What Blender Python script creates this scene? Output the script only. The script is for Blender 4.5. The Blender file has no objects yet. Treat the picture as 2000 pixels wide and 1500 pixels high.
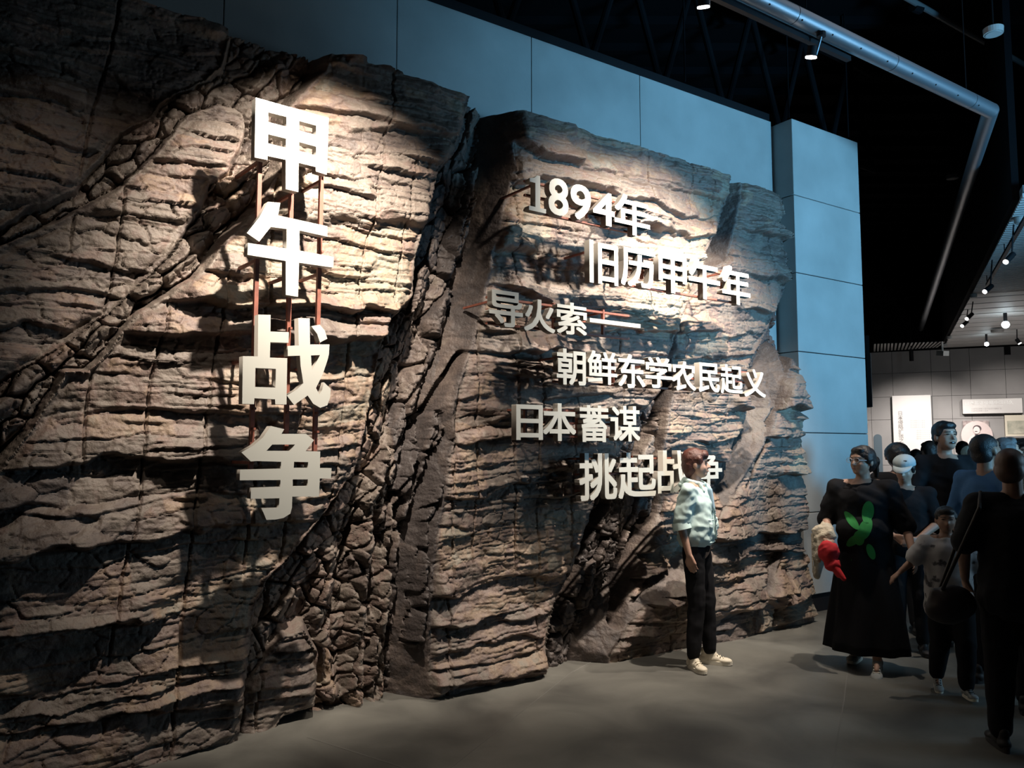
import bpy, bmesh, math, random
import numpy as np
from mathutils import Vector, Matrix
random.seed(7)
PI = math.pi
sc = bpy.context.scene
col = sc.collection

# ------------------------------------------------------------------ camera
F_PX = 1560.0; CAM_H = 1.58
PITCH = math.atan(127.0/F_PX)
cam_d = bpy.data.cameras.new('camera'); cam = bpy.data.objects.new('camera', cam_d); col.objects.link(cam)
cam.location = (0, 0, CAM_H); cam.rotation_euler = (PI/2+PITCH, 0, 0)
cam_d.sensor_width = 36; cam_d.lens = F_PX/2000*36; cam_d.clip_end = 200; cam_d.clip_start = .05
sc.camera = cam
sc.view_settings.view_transform = 'Standard'; sc.view_settings.look = 'None'
sc.view_settings.gamma = 1; sc.view_settings.exposure = 0; sc.view_settings.use_curve_mapping = False

# ------------------------------------------------------------------ world: an almost unlit hall
w = bpy.data.worlds.new('world'); sc.world = w; w.use_nodes = True
bg = w.node_tree.nodes['Background']; bg.inputs[0].default_value = (.5, .62, .8, 1); bg.inputs[1].default_value = .004

# rock wall frame: origin on the floor line, d runs along the wall to the right, n points into the hall
TH = math.radians(54.3)
D = Vector((math.sin(TH), math.cos(TH), 0)); N = Vector((math.cos(TH), -math.sin(TH), 0)); P0 = Vector((.27, 5.67, 0))
CAM = Vector((0, 0, CAM_H))
def W(u, w_, z): return P0 + D*u + N*w_ + Vector((0, 0, z))
def ray(x, y):
    a = (x-1000)/F_PX; b = -(y-750)/F_PX
    return Vector((a, math.cos(PITCH)-b*math.sin(PITCH), math.sin(PITCH)+b*math.cos(PITCH)))
def hit(x, y, p, n):
    r = ray(x, y); return CAM + r*((p-CAM).dot(n)/r.dot(n))
def uz(x, y, w_=0.0):
    q = hit(x, y, P0+N*w_, N); return (q-P0).dot(D), q.z

# ------------------------------------------------------------------ lights
def spot(name, loc, target, power, size, blend=.5, colr=(1, .86, .68), rad=.035):
    l = bpy.data.lights.new(name, 'SPOT'); l.energy = power; l.spot_size = math.radians(size); l.spot_blend = blend
    l.color = colr; l.shadow_soft_size = rad
    o = bpy.data.objects.new(name, l); col.objects.link(o); o.location = loc
    o.rotation_euler = (Vector(target)-Vector(loc)).to_track_quat('-Z', 'Y').to_euler(); return o
def area(name, loc, target, power, sx, sy, colr):
    l = bpy.data.lights.new(name, 'AREA'); l.shape = 'RECTANGLE'; l.size = sx; l.size_y = sy; l.energy = power; l.color = colr
    o = bpy.data.objects.new(name, l); col.objects.link(o); o.location = loc
    o.rotation_euler = (Vector(target)-Vector(loc)).to_track_quat('-Z', 'Y').to_euler(); return o
WARM = (1, .875, .745)
#            u     w     z     target u,w,z       W    cone blend
SPOTS = [(-1.80, 1.41, 4.18, (-1.75, 0, 2.7), 1200, 69, 1.0),
         (-2.95, 1.45, 4.20, (-2.9, 0, 1.6), 45, 76, 1.0),
         (.05, 1.38, 4.16, (.45, 0, 2.85), 330, 72, 1.0),
         (1.12, 1.38, 4.16, (1.05, 0, 2.6), 1080, 84, 1.0),
         (2.1, 1.42, 4.20, (1.85, .1, 1.9), 480, 78, 1.0),
         (-.75, 1.5, 4.2, (-.6, .9, 0), 120, 66, 1.0)]  # last one: added spill light for the floor before the rock
for i, (u, w_, z, t, p, c, b) in enumerate(SPOTS):
    spot('spot_lamp', W(u, w_, z), W(*t), p, c, b, WARM)
# cool projector across the hall, washing the top of the wall and the pillar
spot('cool_projector', (6.4, 2.5, 2.5), W(3.2, -.3, 4.0), 1900, 74, 1.0, (.19, .60, 1), .45)
area('cool_screen_light', (7.2, 4.2, 2.3), (2.8, 6.4, 1.4), 55, 1.6, 1.2, (.45, .75, 1))
# added soft fill over the people, then spots on the far boards
area('hall_fill', (4.2, 4.6, 5.6), (4.2, 4.6, 0), 12, 3, 3, (.85, .9, 1))
for (x_, y_, tx, ty, tz, pw) in ((8.2, 15.6, 9.35, 18.1, 1.7, 900), (10.0, 14.8, 11.0, 17.4, 2.0, 420), (6.4, 16.5, 8.6, 18.4, 1.6, 160)):
    spot('bay_lamp', (x_, y_, 3.7), (tx, ty, tz), pw, 62, 1.0, (1, .92, .86), .05)
spot('bay_fill', (9.5, 13, .6), (9.5, 14, 4), 170, 130, 1.0, (1, .92, .88), .5)  # added uplight near the floor to brighten the bay ceiling

# ------------------------------------------------------------------ helpers
def tag(o, label=None, cat=None, group=None, kind=None):
    if label: o['label'] = label
    if cat: o['category'] = cat
    if group: o['group'] = group
    if kind: o['kind'] = kind
    return o
def empty(name, loc=(0, 0, 0), rz=0):
    o = bpy.data.objects.new(name, None); col.objects.link(o); o.location = loc; o.rotation_euler = (0, 0, rz)
    o.empty_display_size = .1
    return o
def par(o, parent):
    """parent o, whose mesh is written in world coordinates, keeping its place"""
    if parent is not None:
        o.parent = parent
        m = Matrix.Identity(4); q = parent
        while q is not None:
            m = Matrix.LocRotScale(q.location, q.rotation_euler, q.scale) @ q.matrix_parent_inverse.inverted() @ m if False else (q.matrix_parent_inverse @ Matrix.LocRotScale(q.location, q.rotation_euler, q.scale)) @ m
            q = q.parent
        o.matrix_parent_inverse = m.inverted()
    return o
def link(name, me, m=None, parent=None, smooth=False):
    o = bpy.data.objects.new(name, me); col.objects.link(o)
    if m is not None:
        me.materials.clear(); me.materials.append(m)
    if smooth: me.shade_smooth()
    return par(o, parent)
def bmobj(name, bm, m, parent=None, smooth=False, bevel=0):
    bmesh.ops.recalc_face_normals(bm, faces=bm.faces)
    me = bpy.data.meshes.new(name); bm.to_mesh(me); bm.free()
    o = link(name, me, m, parent, smooth)
    if bevel:
        b = o.modifiers.new('bevel', 'BEVEL'); b.width = bevel; b.segments = 2; b.limit_method = 'ANGLE'
    return o
def box_axes(bm, c, ax, ay, az):
    """box centred on c, half-axes ax, ay, az"""
    c, ax, ay, az = map(Vector, (c, ax, ay, az)); v = []
    for i in (-1, 1):
        for j in (-1, 1):
            for k in (-1, 1): v.append(bm.verts.new(c+ax*i+ay*j+az*k))
    for f in ((0, 1, 3, 2), (4, 6, 7, 5), (0, 4, 5, 1), (2, 3, 7, 6), (0, 2, 6, 4), (1, 5, 7, 3)):
        bm.faces.new([v[q] for q in f])
def wbox(bm, u0, u1, w0, w1, z0, z1, d=None, n=None, p=None):
    d = d or D; n = n or N; p = p or P0
    c = p+d*((u0+u1)/2)+n*((w0+w1)/2)+Vector((0, 0, (z0+z1)/2))
    box_axes(bm, c, d*((u1-u0)/2), n*((w1-w0)/2), Vector((0, 0, (z1-z0)/2)))
def tube(bm, a, b, r, seg=12, r2=None, caps=True):
    a, b = Vector(a), Vector(b); r2 = r if r2 is None else r2
    q = (b-a).to_track_quat('Z', 'Y'); A = []; B = []
    for i in range(seg):
        t = 2*PI*i/seg; o = Vector((math.cos(t), math.sin(t), 0))
        A.append(bm.verts.new(a+q@(o*r))); B.append(bm.verts.new(b+q@(o*r2)))
    for i in range(seg):
        j = (i+1) % seg; bm.faces.new((A[i], A[j], B[j], B[i]))
    if caps: bm.faces.new(A[::-1]); bm.faces.new(B)
def mat(name, rgb, rough=.6, metal=0, var=.0, vscale=4, bump=0, bscale=60, emit=None, es=1, rgb2=None):
    m = bpy.data.materials.new(name); m.use_nodes = True; t = m.node_tree; b = t.nodes['Principled BSDF']
    b.inputs['Base Color'].default_value = (*rgb, 1); b.inputs['Roughness'].default_value = rough; b.inputs['Metallic'].default_value = metal
    tc = t.nodes.new('ShaderNodeTexCoord')
    if var or rgb2:
        n = t.nodes.new('ShaderNodeTexNoise'); n.inputs['Scale'].default_value = vscale; n.inputs['Detail'].default_value = 6
        t.links.new(tc.outputs['Object'], n.inputs['Vector'])
        r = t.nodes.new('ShaderNodeValToRGB'); t.links.new(n.outputs['Fac'], r.inputs[0])
        a = rgb2 or tuple(max(0, c*(1-var)) for c in rgb)
        r.color_ramp.elements[0].position = .3; r.color_ramp.elements[1].position = .7
        r.color_ramp.elements[0].color = (*a, 1); r.color_ramp.elements[1].color = (*[min(1, c*(1+var)) for c in rgb], 1)
        t.links.new(r.outputs[0], b.inputs['Base Color'])
    if bump:
        n = t.nodes.new('ShaderNodeTexNoise'); n.inputs['Scale'].default_value = bscale; n.inputs['Detail'].default_value = 4
        t.links.new(tc.outputs['Object'], n.inputs['Vector'])
        bu = t.nodes.new('ShaderNodeBump'); bu.inputs['Strength'].default_value = bump; bu.inputs['Distance'].default_value = .01
        t.links.new(n.outputs['Fac'], bu.inputs['Height']); t.links.new(bu.outputs[0], b.inputs['Normal'])
    if emit:
        b.inputs['Emission Color'].default_value = (*emit, 1); b.inputs['Emission Strength'].default_value = es
    return m
M_concrete = mat('concrete', (.40, .40, .385), .75, var=.16, vscale=1.6, bump=.15, bscale=25)
M_black = mat('black_paint', (.012, .012, .014), .55)
M_black.node_tree.nodes['Principled BSDF'].inputs['Specular IOR Level'].default_value = .2
M_dark = mat('dark_steel', (.03, .03, .034), .5, metal=.3)
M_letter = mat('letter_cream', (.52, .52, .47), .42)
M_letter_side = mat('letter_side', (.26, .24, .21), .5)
M_rust = mat('rust_rail', (.22, .075, .05), .6, var=.25, vscale=20)
M_pipe = mat('brushed_tube', (.30, .32, .35), .42, metal=.85)
M_lamp = mat('lamp_glow', (1, 1, 1), .5, emit=(1, .95, .88), es=14)
M_white = mat('white_paint', (.7, .7, .68), .5)
# ------------------------------------------------------------------ the carved rock relief: one sculpted height field, cut into its slabs, veins and stones
rng = np.random.default_rng(11)
TAB = rng.random((256, 256)).astype(np.float32)
def vnoise(x, y, s=0):
    x = x+s*17.31; y = y+s*9.77
    xi = np.floor(x).astype(np.int64); yi = np.floor(y).astype(np.int64); fx = x-xi; fy = y-yi
    fx = fx*fx*(3-2*fx); fy = fy*fy*(3-2*fy)
    a = TAB[xi % 256, yi % 256]; b = TAB[(xi+1) % 256, yi % 256]; c = TAB[xi % 256, (yi+1) % 256]; e = TAB[(xi+1) % 256, (yi+1) % 256]
    return (a*(1-fx)+b*fx)*(1-fy)+(c*(1-fx)+e*fx)*fy
def fbm(x, y, s=0, o=4, g=.5):
    r = 0; a = 1; t = 0
    for i in range(o):
        r = r+a*vnoise(x*2**i, y*2**i, s+i*3); t += a; a *= g
    return r/t*2-1
def hsh(i, j, s=0): return TAB[(i*7+s*13+j*31) % 256, (j*11+s*29+i*5) % 256]
def sstep(a, b, x):
    t = np.clip((x-a)/(b-a), 0, 1); return t*t*(3-2*t)
def voro(x, y, s=0):
    """distance to the nearest and second seed, seed id"""
    xi = np.floor(x).astype(np.int64); yi = np.floor(y).astype(np.int64)
    f1 = np.full(x.shape, 9., np.float32); f2 = f1.copy(); idn = np.zeros(x.shape, np.int64); sx = np.zeros(x.shape, np.float32); sy = sx.copy()
    for a in (-1, 0, 1):
        for b in (-1, 0, 1):
            ci = xi+a; cj = yi+b
            px = ci+.12+.76*hsh(ci, cj, s+1); py = cj+.12+.76*hsh(ci, cj, s+2)
            d = np.hypot(px-x, py-y)
            m = d < f1
            f2 = np.where(m, f1, np.minimum(f2, d)); f1 = np.where(m, d, f1)
            idn = np.where(m, (ci % 4096)*4096+(cj % 4096), idn); sx = np.where(m, px, sx); sy = np.where(m, py, sy)
    return f1, f2, idn, sx-x, sy-y
def sdf(poly, x, y):
    """signed distance, positive inside"""
    px = np.array([p[0] for p in poly]); py = np.array([p[1] for p in poly]); n = len(poly)
    d = np.full(x.shape, 1e9); ins = np.zeros(x.shape, bool)
    for i in range(n):
        ax, ay, bx, by = px[i], py[i], px[(i+1) % n], py[(i+1) % n]
        ex, ey = bx-ax, by-ay; t = np.clip(((x-ax)*ex+(y-ay)*ey)/(ex*ex+ey*ey+1e-12), 0, 1)
        d = np.minimum(d, (x-ax-t*ex)**2+(y-ay-t*ey)**2)
        if abs(by-ay) > 1e-9:
            c = ((ay > y) != (by > y)) & (x < (bx-ax)*(y-ay)/(by-ay)+ax); ins ^= c
    d = np.sqrt(d); return np.where(ins, d, -d)
def pl(pts, w_): return [uz(x, y, w_) for x, y in pts]

U0, U1, ZT = -3.75, 3.2, 4.02
us = [U0]
while us[-1] < U1: us.append(us[-1]+.0062+.0032*(us[-1]-U0)/(U1-U0))
us = np.array(us); zs = np.linspace(-.01, ZT, 620)
UU, ZZ = np.meshgrid(us, zs)
# warped coordinates so that every outline is ragged
wu = UU+.02*fbm(UU*5, ZZ*5, 1)+.009*fbm(UU*22, ZZ*22, 2); wz = ZZ+.02*fbm(UU*5, ZZ*5, 3)+.007*fbm(UU*22, ZZ*22, 4)

#  name, front level, left slope, right slope, outline in photograph pixels
SLABS = [
 ('A', -0.09, 3, 3, [(-300, -300), (440, -60), (450, 68), (434, 122), (402, 150), (350, 175), (315, 196), (290, 228), (235, 252), (196, 297), (170, 335), (150, 364), (100, 390), (52, 402), (0, 441), (-300, 560)]),
 ('B', -0.10, 3, 3, [(430, 200), (460, 205), (478, 220), (480, 260), (450, 330), (413, 350), (385, 420), (340, 480), (300, 525), (252, 570), (175, 630), (150, 657), (35, 724), (-300, 860), (-300, 640), (0, 480), (140, 416), (224, 371), (308, 297), (371, 224)]),
 ('C', -0.03, 3, 4.5, [(665, 60), (925, 150), (915, 215), (890, 300), (858, 335), (845, 400), (818, 500), (814, 575), (765, 625), (745, 700), (725, 790), (708, 880), (697, 925), (645, 995), (600, 1048), (560, 1095), (525, 1136), (504, 1192), (490, 1272), (483, 1342), (470, 1443), (430, 1650), (-400, 1650), (-400, 1130), (0, 920), (63, 846), (115, 766), (130, 727), (182, 724), (224, 675), (259, 622), (336, 577), (410, 515), (470, 450), (520, 380), (546, 330), (565, 220), (600, 175), (640, 135)]),
 ('S', -0.13, 3, 3, [(560, 1245), (600, 1235), (622, 1285), (620, 1380), (560, 1400), (500, 1480), (478, 1440), (485, 1340), (500, 1320)]),
 ('D', -0.05, 2.0, 6, [(1013, 150), (1450, 290), (1434, 345), (1430, 378), (1412, 434), (1373, 514), (1345, 600), (1310, 700), (1290, 766), (1240, 836), (1215, 890), (1165, 985), (1140, 1060), (1118, 1122), (1086, 1185), (1076, 1283), (1076, 1500), (838, 1500), (845, 1220), (852, 1080), (873, 975), (880, 900), (894, 850), (890, 790), (918, 696), (950, 587), (966, 500), (990, 400), (1010, 300)]),
 ('E', -0.10, 1.3, 3, [(1462, 300), (1600, 320), (1600, 560), (1540, 560), (1505, 640), (1480, 690), (1400, 695), (1330, 680), (1325, 620), (1385, 545), (1425, 500), (1445, 420)]),
 ('K', -0.15, 6, 3, [(1325, 640), (1400, 700), (1480, 690), (1445, 760), (1465, 810), (1440, 860), (1400, 940), (1390, 1000), (1340, 1080), (1240, 1160), (1215, 1180), (1245, 1090), (1290, 1005), (1300, 890), (1318, 766)]),
 ('F', -0.01, 1.3, 4, [(1555, 700), (1600, 800), (1600, 1060), (1545, 1068), (1515, 1110), (1497, 1140), (1480, 1222), (1478, 1500), (1200, 1500), (1197, 1283), (1245, 1195), (1300, 1155), (1345, 1125), (1400, 1015), (1440, 960), (1490, 880), (1520, 800), (1530, 750)]),
 ('H', 0.02, 3, 4, [(1545, 1068), (1620, 1074), (1620, 1600), (1478, 1500), (1484, 1222), (1500, 1160), (1524, 1110)]),
]
base = -.31+.05*fbm(UU*1.7, ZZ*1.7, 8)
gully = sdf(pl([(930, 170), (1010, 200), (985, 420), (930, 600), (880, 760), (850, 900), (830, 1100), (815, 1500), (480, 1500), (500, 1200), (600, 1050), (700, 930), (740, 720), (820, 580), (840, 400), (905, 240)], -.25), UU, ZZ)
base -= .13*sstep(-.02, .25, gully)
def crack_line(pts, w_=-.25):
    P = pl(pts, w_); d = np.full(UU.shape, 9.)
    for (ax, ay), (bx, by) in zip(P[:-1], P[1:]):
        ex, ey = bx-ax, by-ay; t = np.clip(((wu-ax)*ex+(wz-ay)*ey)/(ex*ex+ey*ey), 0, 1)
        d = np.minimum(d, np.hypot(wu-ax-t*ex, wz-ay-t*ey))
    return d
# long ribs that run down the gully
RIBS = [([(925, 330), (905, 450), (865, 560), (840, 680), (800, 780), (760, 900), (735, 1010)], .10, .10),
        ([(905, 620), (870, 720), (835, 830), (790, 930), (760, 1040), (740, 1200), (735, 1370)], .13, .12),
        ([(860, 780), (850, 900), (815, 1010), (800, 1120), (790, 1250)], .07, .14),
        ([(745, 880), (715, 980), (700, 1100), (695, 1250), (690, 1400)], .10, .12),
        ([(640, 1080), (620, 1200), (640, 1350)], .10, .06)]
rib = np.zeros(UU.shape)
for pts, wd, h in RIBS:
    dd = crack_line(pts, -.3); rib = np.maximum(rib, h*(1-sstep(0, wd, dd)))
base += rib*1.45
# left veins: ridges that run with the vein
RV = [([(560, 120), (470, 200), (400, 190), (300, 270), (230, 340), (110, 430), (0, 470)], .09, .05),
      ([(500, 290), (470, 380), (400, 460), (320, 540), (230, 620), (130, 690), (0, 790), (-100, 860)], .10, .09),
      ([(400, 500), (280, 610), (200, 680), (90, 750), (0, 860)], .06, .05)]
rib = np.zeros(UU.shape)
for pts, wd, h in RV:
    dd = crack_line(pts, -.25); rib = np.maximum(rib, h*(1-sstep(0, wd, dd)))
base += rib
base += .09*(1-sstep(-1.5, -1.1, UU))
HGT = base.copy(); REG = np.zeros(UU.shape, np.int32)
SD = []
for i, (nm, lv, sl, sr, pts) in enumerate(SLABS):
    P = pl(pts, lv); s = sdf(P, wu, wz); SD.append(s)
    # which flank a point outside the slab belongs to: the side of the outline's middle at that height
    cu = np.interp(zs, *zip(*[(z_, np.mean([q[0] for q in P if abs(q[1]-z_) < .9] or [np.mean([q[0] for q in P])])) for z_ in np.linspace(0, ZT, 12)]))[:, None]
    slope = np.where(UU < cu, sl, sr)
    edge = .035*(1-sstep(0, .06, np.maximum(s, 0)))
    lev = lv+.05*fbm(UU*1.3, ZZ*1.3, 30+i, 2)-edge
    h = np.where(s > 0, lev, lv-.035-.0+s*slope)
    REG = np.where((h > HGT) & (s > -.28/slope), i+1, REG)
    HGT = np.maximum(HGT, h)
inslab = np.zeros(UU.shape)
for s in SD: inslab = np.maximum(inslab, sstep(-.01, .04, s))
# ---- bedding: sawtooth layers, proud and sharp at their lower lip, leaning back upwards
def bedding(th, amp, seed, dip, wob, blk):
    s = (ZZ-UU*dip+wob*fbm(UU*1.1, ZZ*1.5, seed, 4)+wob*.25*fbm(UU*6, ZZ*9, seed+5, 3))/th
    s = s+.35*np.sin(s*1.7+seed)
    k = np.floor(s).astype(np.int64); t = s-k
    x = UU/blk+hsh(k, k*3, seed)*9+.2*fbm(UU*5, ZZ*8, seed+7, 2)
    b = np.floor(x).astype(np.int64); fx = x-b
    r = hsh(b, k, seed+3); r2 = hsh(b+1, k, seed+3)
    m = r+(r2-r)*sstep(.72, 1.0, fx)                     # blocks fade or step into the next
    prof = np.where(t < .1, sstep(0, .1, t), (1-t)**.8*1.1)
    return amp*prof*(.06+1.35*m**2.1), k*64+b, t
dipf = np.where(UU > -.9, -.015, -.03)
b1, id1, t1 = bedding(.27, .15, 41, .045, .18, .9)
b2, id2, t2 = bedding(.115, .05, 43, .05, .10, .55)
b3, id3, t3 = bedding(.038, .015, 47, .04, .05, .26); crk = (1-sstep(.03, .09, t2))*(hsh(id2, id2//64, 9) > .35)+.6*(1-sstep(.05, .16, t3))*(hsh(id3, id3//64, 9) > .6)
smooth_patch = sstep(.08, .4, fbm(UU*1.3, ZZ*2.2, 51, 3))
bb = b1*.75+(b2*(1-.75*smooth_patch)+b3*(1-.9*smooth_patch))*(.5+.7*vnoise(UU*2.3, ZZ*3.1, 52))
HGT = HGT+inslab*(bb-.045-.013*crk)
HGT += inslab*(.02*fbm(UU*3, ZZ*7, 60, 3)+.007*fbm(UU*14, ZZ*30, 61, 3))
# ---- tall thin joints cutting through the beds
joint = np.zeros(UU.shape)
for k in range(26):
    u0 = U0+.1+k*.262+.15*(hsh(np.int64(k), 5, 3)-.5); lean = (.10 if u0 < -.9 else .02)+.10*(hsh(np.int64(k), 9, 3)-.5)
    x = UU-u0-lean*(ZZ-2)-.035*fbm(ZZ*1.7, ZZ*0+k, 70, 3)-.006*fbm(ZZ*14, ZZ*0+k, 71, 2)
    zc = 4*float(hsh(np.int64(k), 2, 7)); zl = .8+1.2*float(hsh(np.int64(k), 4, 7))
    on = 1-sstep(zl*.8, zl, np.abs(ZZ-zc))
    joint = np.maximum(joint, on*(1-sstep(.002, .008, np.abs(x))))
HGT -= .034*joint*inslab
c1, c2, cidn, _, _ = voro(UU*6+.35*fbm(UU*7, ZZ*7, 120, 3), ZZ*13+.5*fbm(UU*8, ZZ*8, 121, 3), 11)
ck = (1-sstep(.02, .07, c2-c1))*sstep(-.25, .2, fbm(UU*1.6, ZZ*1.6, 123, 2))
HGT += inslab*(.016*(hsh(cidn, cidn//4096, 3)-.5)*sstep(0, .12, c2-c1)-.012*ck)
# pits
v1, v2, vi, _, _ = voro(UU*36, ZZ*36, 5)
pm = sstep(.33, .55, fbm(UU*1.9, ZZ*1.9, 81, 3))
HGT -= .010*pm*inslab*(1-sstep(.12, .34, v1))*(hsh(vi, vi//7, 2) > .45)
# ---- rubble in the veins: elongated broken stones with open joints
notslab = 1-inslab
ang = np.where(UU < -1.2, -.85, -1.25)
ca, sa = np.cos(ang), np.sin(ang)
gx = (UU*ca-ZZ*sa); gy = (UU*sa+ZZ*ca)
qx = gx+.05*fbm(UU*5, ZZ*5, 90, 3); qy = gy+.05*fbm(UU*5, ZZ*5, 91, 3)
f1, f2, sid, dx, dy = voro(qx*np.where(UU < -1.1, 5.2, 3.4), qy*9.2, 6)
g1, g2, gid, ex, ey = voro(qx*13+3, qy*22, 7)
edge1 = sstep(0, .16, f2-f1); edge2 = sstep(0, .2, g2-g1)
stone = .075*hsh(sid, sid//4096, 8)*edge1-.05*(1-edge1)+.05*(hsh(sid, sid//9, 3)-.5)*dx+.07*(hsh(sid, sid//5, 4)-.5)*dy
stone += .022*hsh(gid, gid//4096, 9)*edge2+.03*(hsh(gid, gid//7, 4)-.5)*ex-.010*(1-edge2)
stone += .012*fbm(UU*18, ZZ*18, 95, 3)
flat = np.zeros(UU.shape)          # slanted smooth flanks keep fewer stones
for i, (nm, lv, sl, sr, pts) in enumerate(SLABS):
    flat = np.maximum(flat, (REG == i+1)*1.0)
HGT += notslab*stone*(1-.9*flat)
HGT += .0035*fbm(UU*45, ZZ*45, 99, 2)
# open black clefts
for pts, wd, dp in [([(900, 690), (868, 760), (845, 815), (817, 955), (792, 992), (778, 1097), (775, 1220), (754, 1360)], .03, .16),
                    ([(715, 985), (680, 1115), (666, 1220), (655, 1330)], .022, .14),
                    ([(1318, 745), (1295, 830), (1262, 900)], .05, .2), ([(1275, 1010), (1230, 1110), (1195, 1215)], .05, .2),
                    ([(1480, 1215), (1500, 1160), (1515, 1115)], .03, .15), ([(1480, 860), (1440, 950)], .02, .1),
                    ([(1195, 985), (1150, 1100), (1105, 1210)], .07, .22)]:
    HGT -= dp*(1-sstep(wd*.4, wd, crack_line(pts, -.15)))
# foot: the cast meets the floor
HGT = np.maximum(HGT, -.46)

# ---- mesh pieces
nz, nu = UU.shape
X = np.empty((nz, nu, 3)); 
for c in range(3): X[..., c] = P0[c]+D[c]*UU+N[c]*HGT
X[..., 2] = ZZ
# closing skirt back to the wall along top and right edge
top = X[-1].copy(); 
for c in range(2): top[:, c] = P0[c]+D[c]*us+N[c]*(-.62)
ui = int(np.searchsorted(us, 2.82))
cell = REG[:-1, :-1].copy()
ins_c = inslab[:-1, :-1] > .5
# right-hand outline of the relief
rz = np.interp(zs[:-1], [0, .6, .62, 1.2, 2.9, 4.02], [3.10, 3.08, 2.99, 3.03, 2.95, 2.94])
jag = .015*fbm(zs[:-1]*7, zs[:-1]*0, 5, 3)
alive = UU[:-1, :-1] < (rz+jag)[:, None]
verts_all = np.vstack([X.reshape(-1, 3), top])
def idx(i, j): return i*nu+j
I, J = np.meshgrid(np.arange(nz-1), np.arange(nu-1), indexing='ij')
quads = np.stack([idx(I, J), idx(I, J+1), idx(I+1, J+1), idx(I+1, J)], -1)
tint = np.zeros((nz, nu), np.float32)
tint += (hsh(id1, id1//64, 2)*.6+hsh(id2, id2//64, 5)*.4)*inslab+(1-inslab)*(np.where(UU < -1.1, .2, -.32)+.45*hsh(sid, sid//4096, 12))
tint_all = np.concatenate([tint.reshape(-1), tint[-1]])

M_rock = bpy.data.materials.new('cast_rock'); M_rock.use_nodes = True
t = M_rock.node_tree; B = t.nodes['Principled BSDF']; B.inputs['Roughness'].default_value = .62
tc = t.nodes.new('ShaderNodeTexCoord'); at = t.nodes.new('ShaderNodeAttribute'); at.attribute_name = 'tint'
n1 = t.nodes.new('ShaderNodeTexNoise'); n1.inputs['Scale'].default_value = 1.1; n1.inputs['Detail'].default_value = 5
n2 = t.nodes.new('ShaderNodeTexNoise'); n2.inputs['Scale'].default_value = 9; n2.inputs['Detail'].default_value = 8; n2.inputs['Roughness'].default_value = .65
n3 = t.nodes.new('ShaderNodeTexNoise'); n3.inputs['Scale'].default_value = 55; n3.inputs['Detail'].default_value = 6
for n in (n1, n2, n3): t.links.new(tc.outputs['Object'], n.inputs['Vector'])
def mth(op, a, b):
    m = t.nodes.new('ShaderNodeMath'); m.operation = op
    for k, v in enumerate((a, b)):
        if isinstance(v, (int, float)): m.inputs[k].default_value = v
        else: t.links.new(v, m.inputs[k])
    return m.outputs[0]
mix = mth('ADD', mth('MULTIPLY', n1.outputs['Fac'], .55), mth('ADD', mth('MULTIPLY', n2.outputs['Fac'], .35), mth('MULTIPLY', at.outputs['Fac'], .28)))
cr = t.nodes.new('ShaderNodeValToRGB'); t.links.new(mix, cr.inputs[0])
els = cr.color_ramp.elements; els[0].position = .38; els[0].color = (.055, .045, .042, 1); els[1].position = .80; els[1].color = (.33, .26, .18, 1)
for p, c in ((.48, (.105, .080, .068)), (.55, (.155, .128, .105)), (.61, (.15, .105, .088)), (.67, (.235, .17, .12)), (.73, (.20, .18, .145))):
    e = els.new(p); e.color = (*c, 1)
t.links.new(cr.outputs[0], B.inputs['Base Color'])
bu = t.nodes.new('ShaderNodeBump'); bu.inputs['Strength'].default_value = .55; bu.inputs['Distance'].default_value = .012
t.links.new(mth('ADD', n3.outputs['Fac'], mth('MULTIPLY', n2.outputs['Fac'], .8)), bu.inputs['Height']); t.links.new(bu.outputs[0], B.inputs['Normal'])

rock_root = empty('rock_relief', W(0, 0, 0))
tag(rock_root, 'huge brown carved rock relief with jagged bedding layers behind the metal lettering', 'rock wall')
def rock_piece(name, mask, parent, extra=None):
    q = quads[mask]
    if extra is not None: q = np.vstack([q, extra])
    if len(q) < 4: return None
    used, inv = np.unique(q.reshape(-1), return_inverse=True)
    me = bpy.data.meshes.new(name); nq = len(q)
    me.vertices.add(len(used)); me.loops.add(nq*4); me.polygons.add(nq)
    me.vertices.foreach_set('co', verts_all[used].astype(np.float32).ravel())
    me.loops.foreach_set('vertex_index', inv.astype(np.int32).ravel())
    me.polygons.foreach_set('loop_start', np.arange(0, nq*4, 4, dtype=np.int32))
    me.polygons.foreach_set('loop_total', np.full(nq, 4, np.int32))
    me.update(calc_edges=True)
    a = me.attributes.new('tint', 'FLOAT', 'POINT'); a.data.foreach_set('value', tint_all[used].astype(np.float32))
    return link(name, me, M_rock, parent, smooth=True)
LBL = {'A': 'shadowed dark slab in the upper left corner', 'B': 'long wedge-shaped slab leaning between two rubble veins', 'C': 'largest slab, behind the big vertical sign', 'S': 'small smooth brown block at the foot of the gully', 'D': 'tall central slab with a smooth bevelled left flank',
       'E': 'bluish slab at the upper right corner of the relief', 'K': 'recessed shaded slab behind the right end of the text', 'F': 'lower right slab with a tan slanting flank', 'H': 'low rounded boulder beside the pillar foot'}
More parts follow.
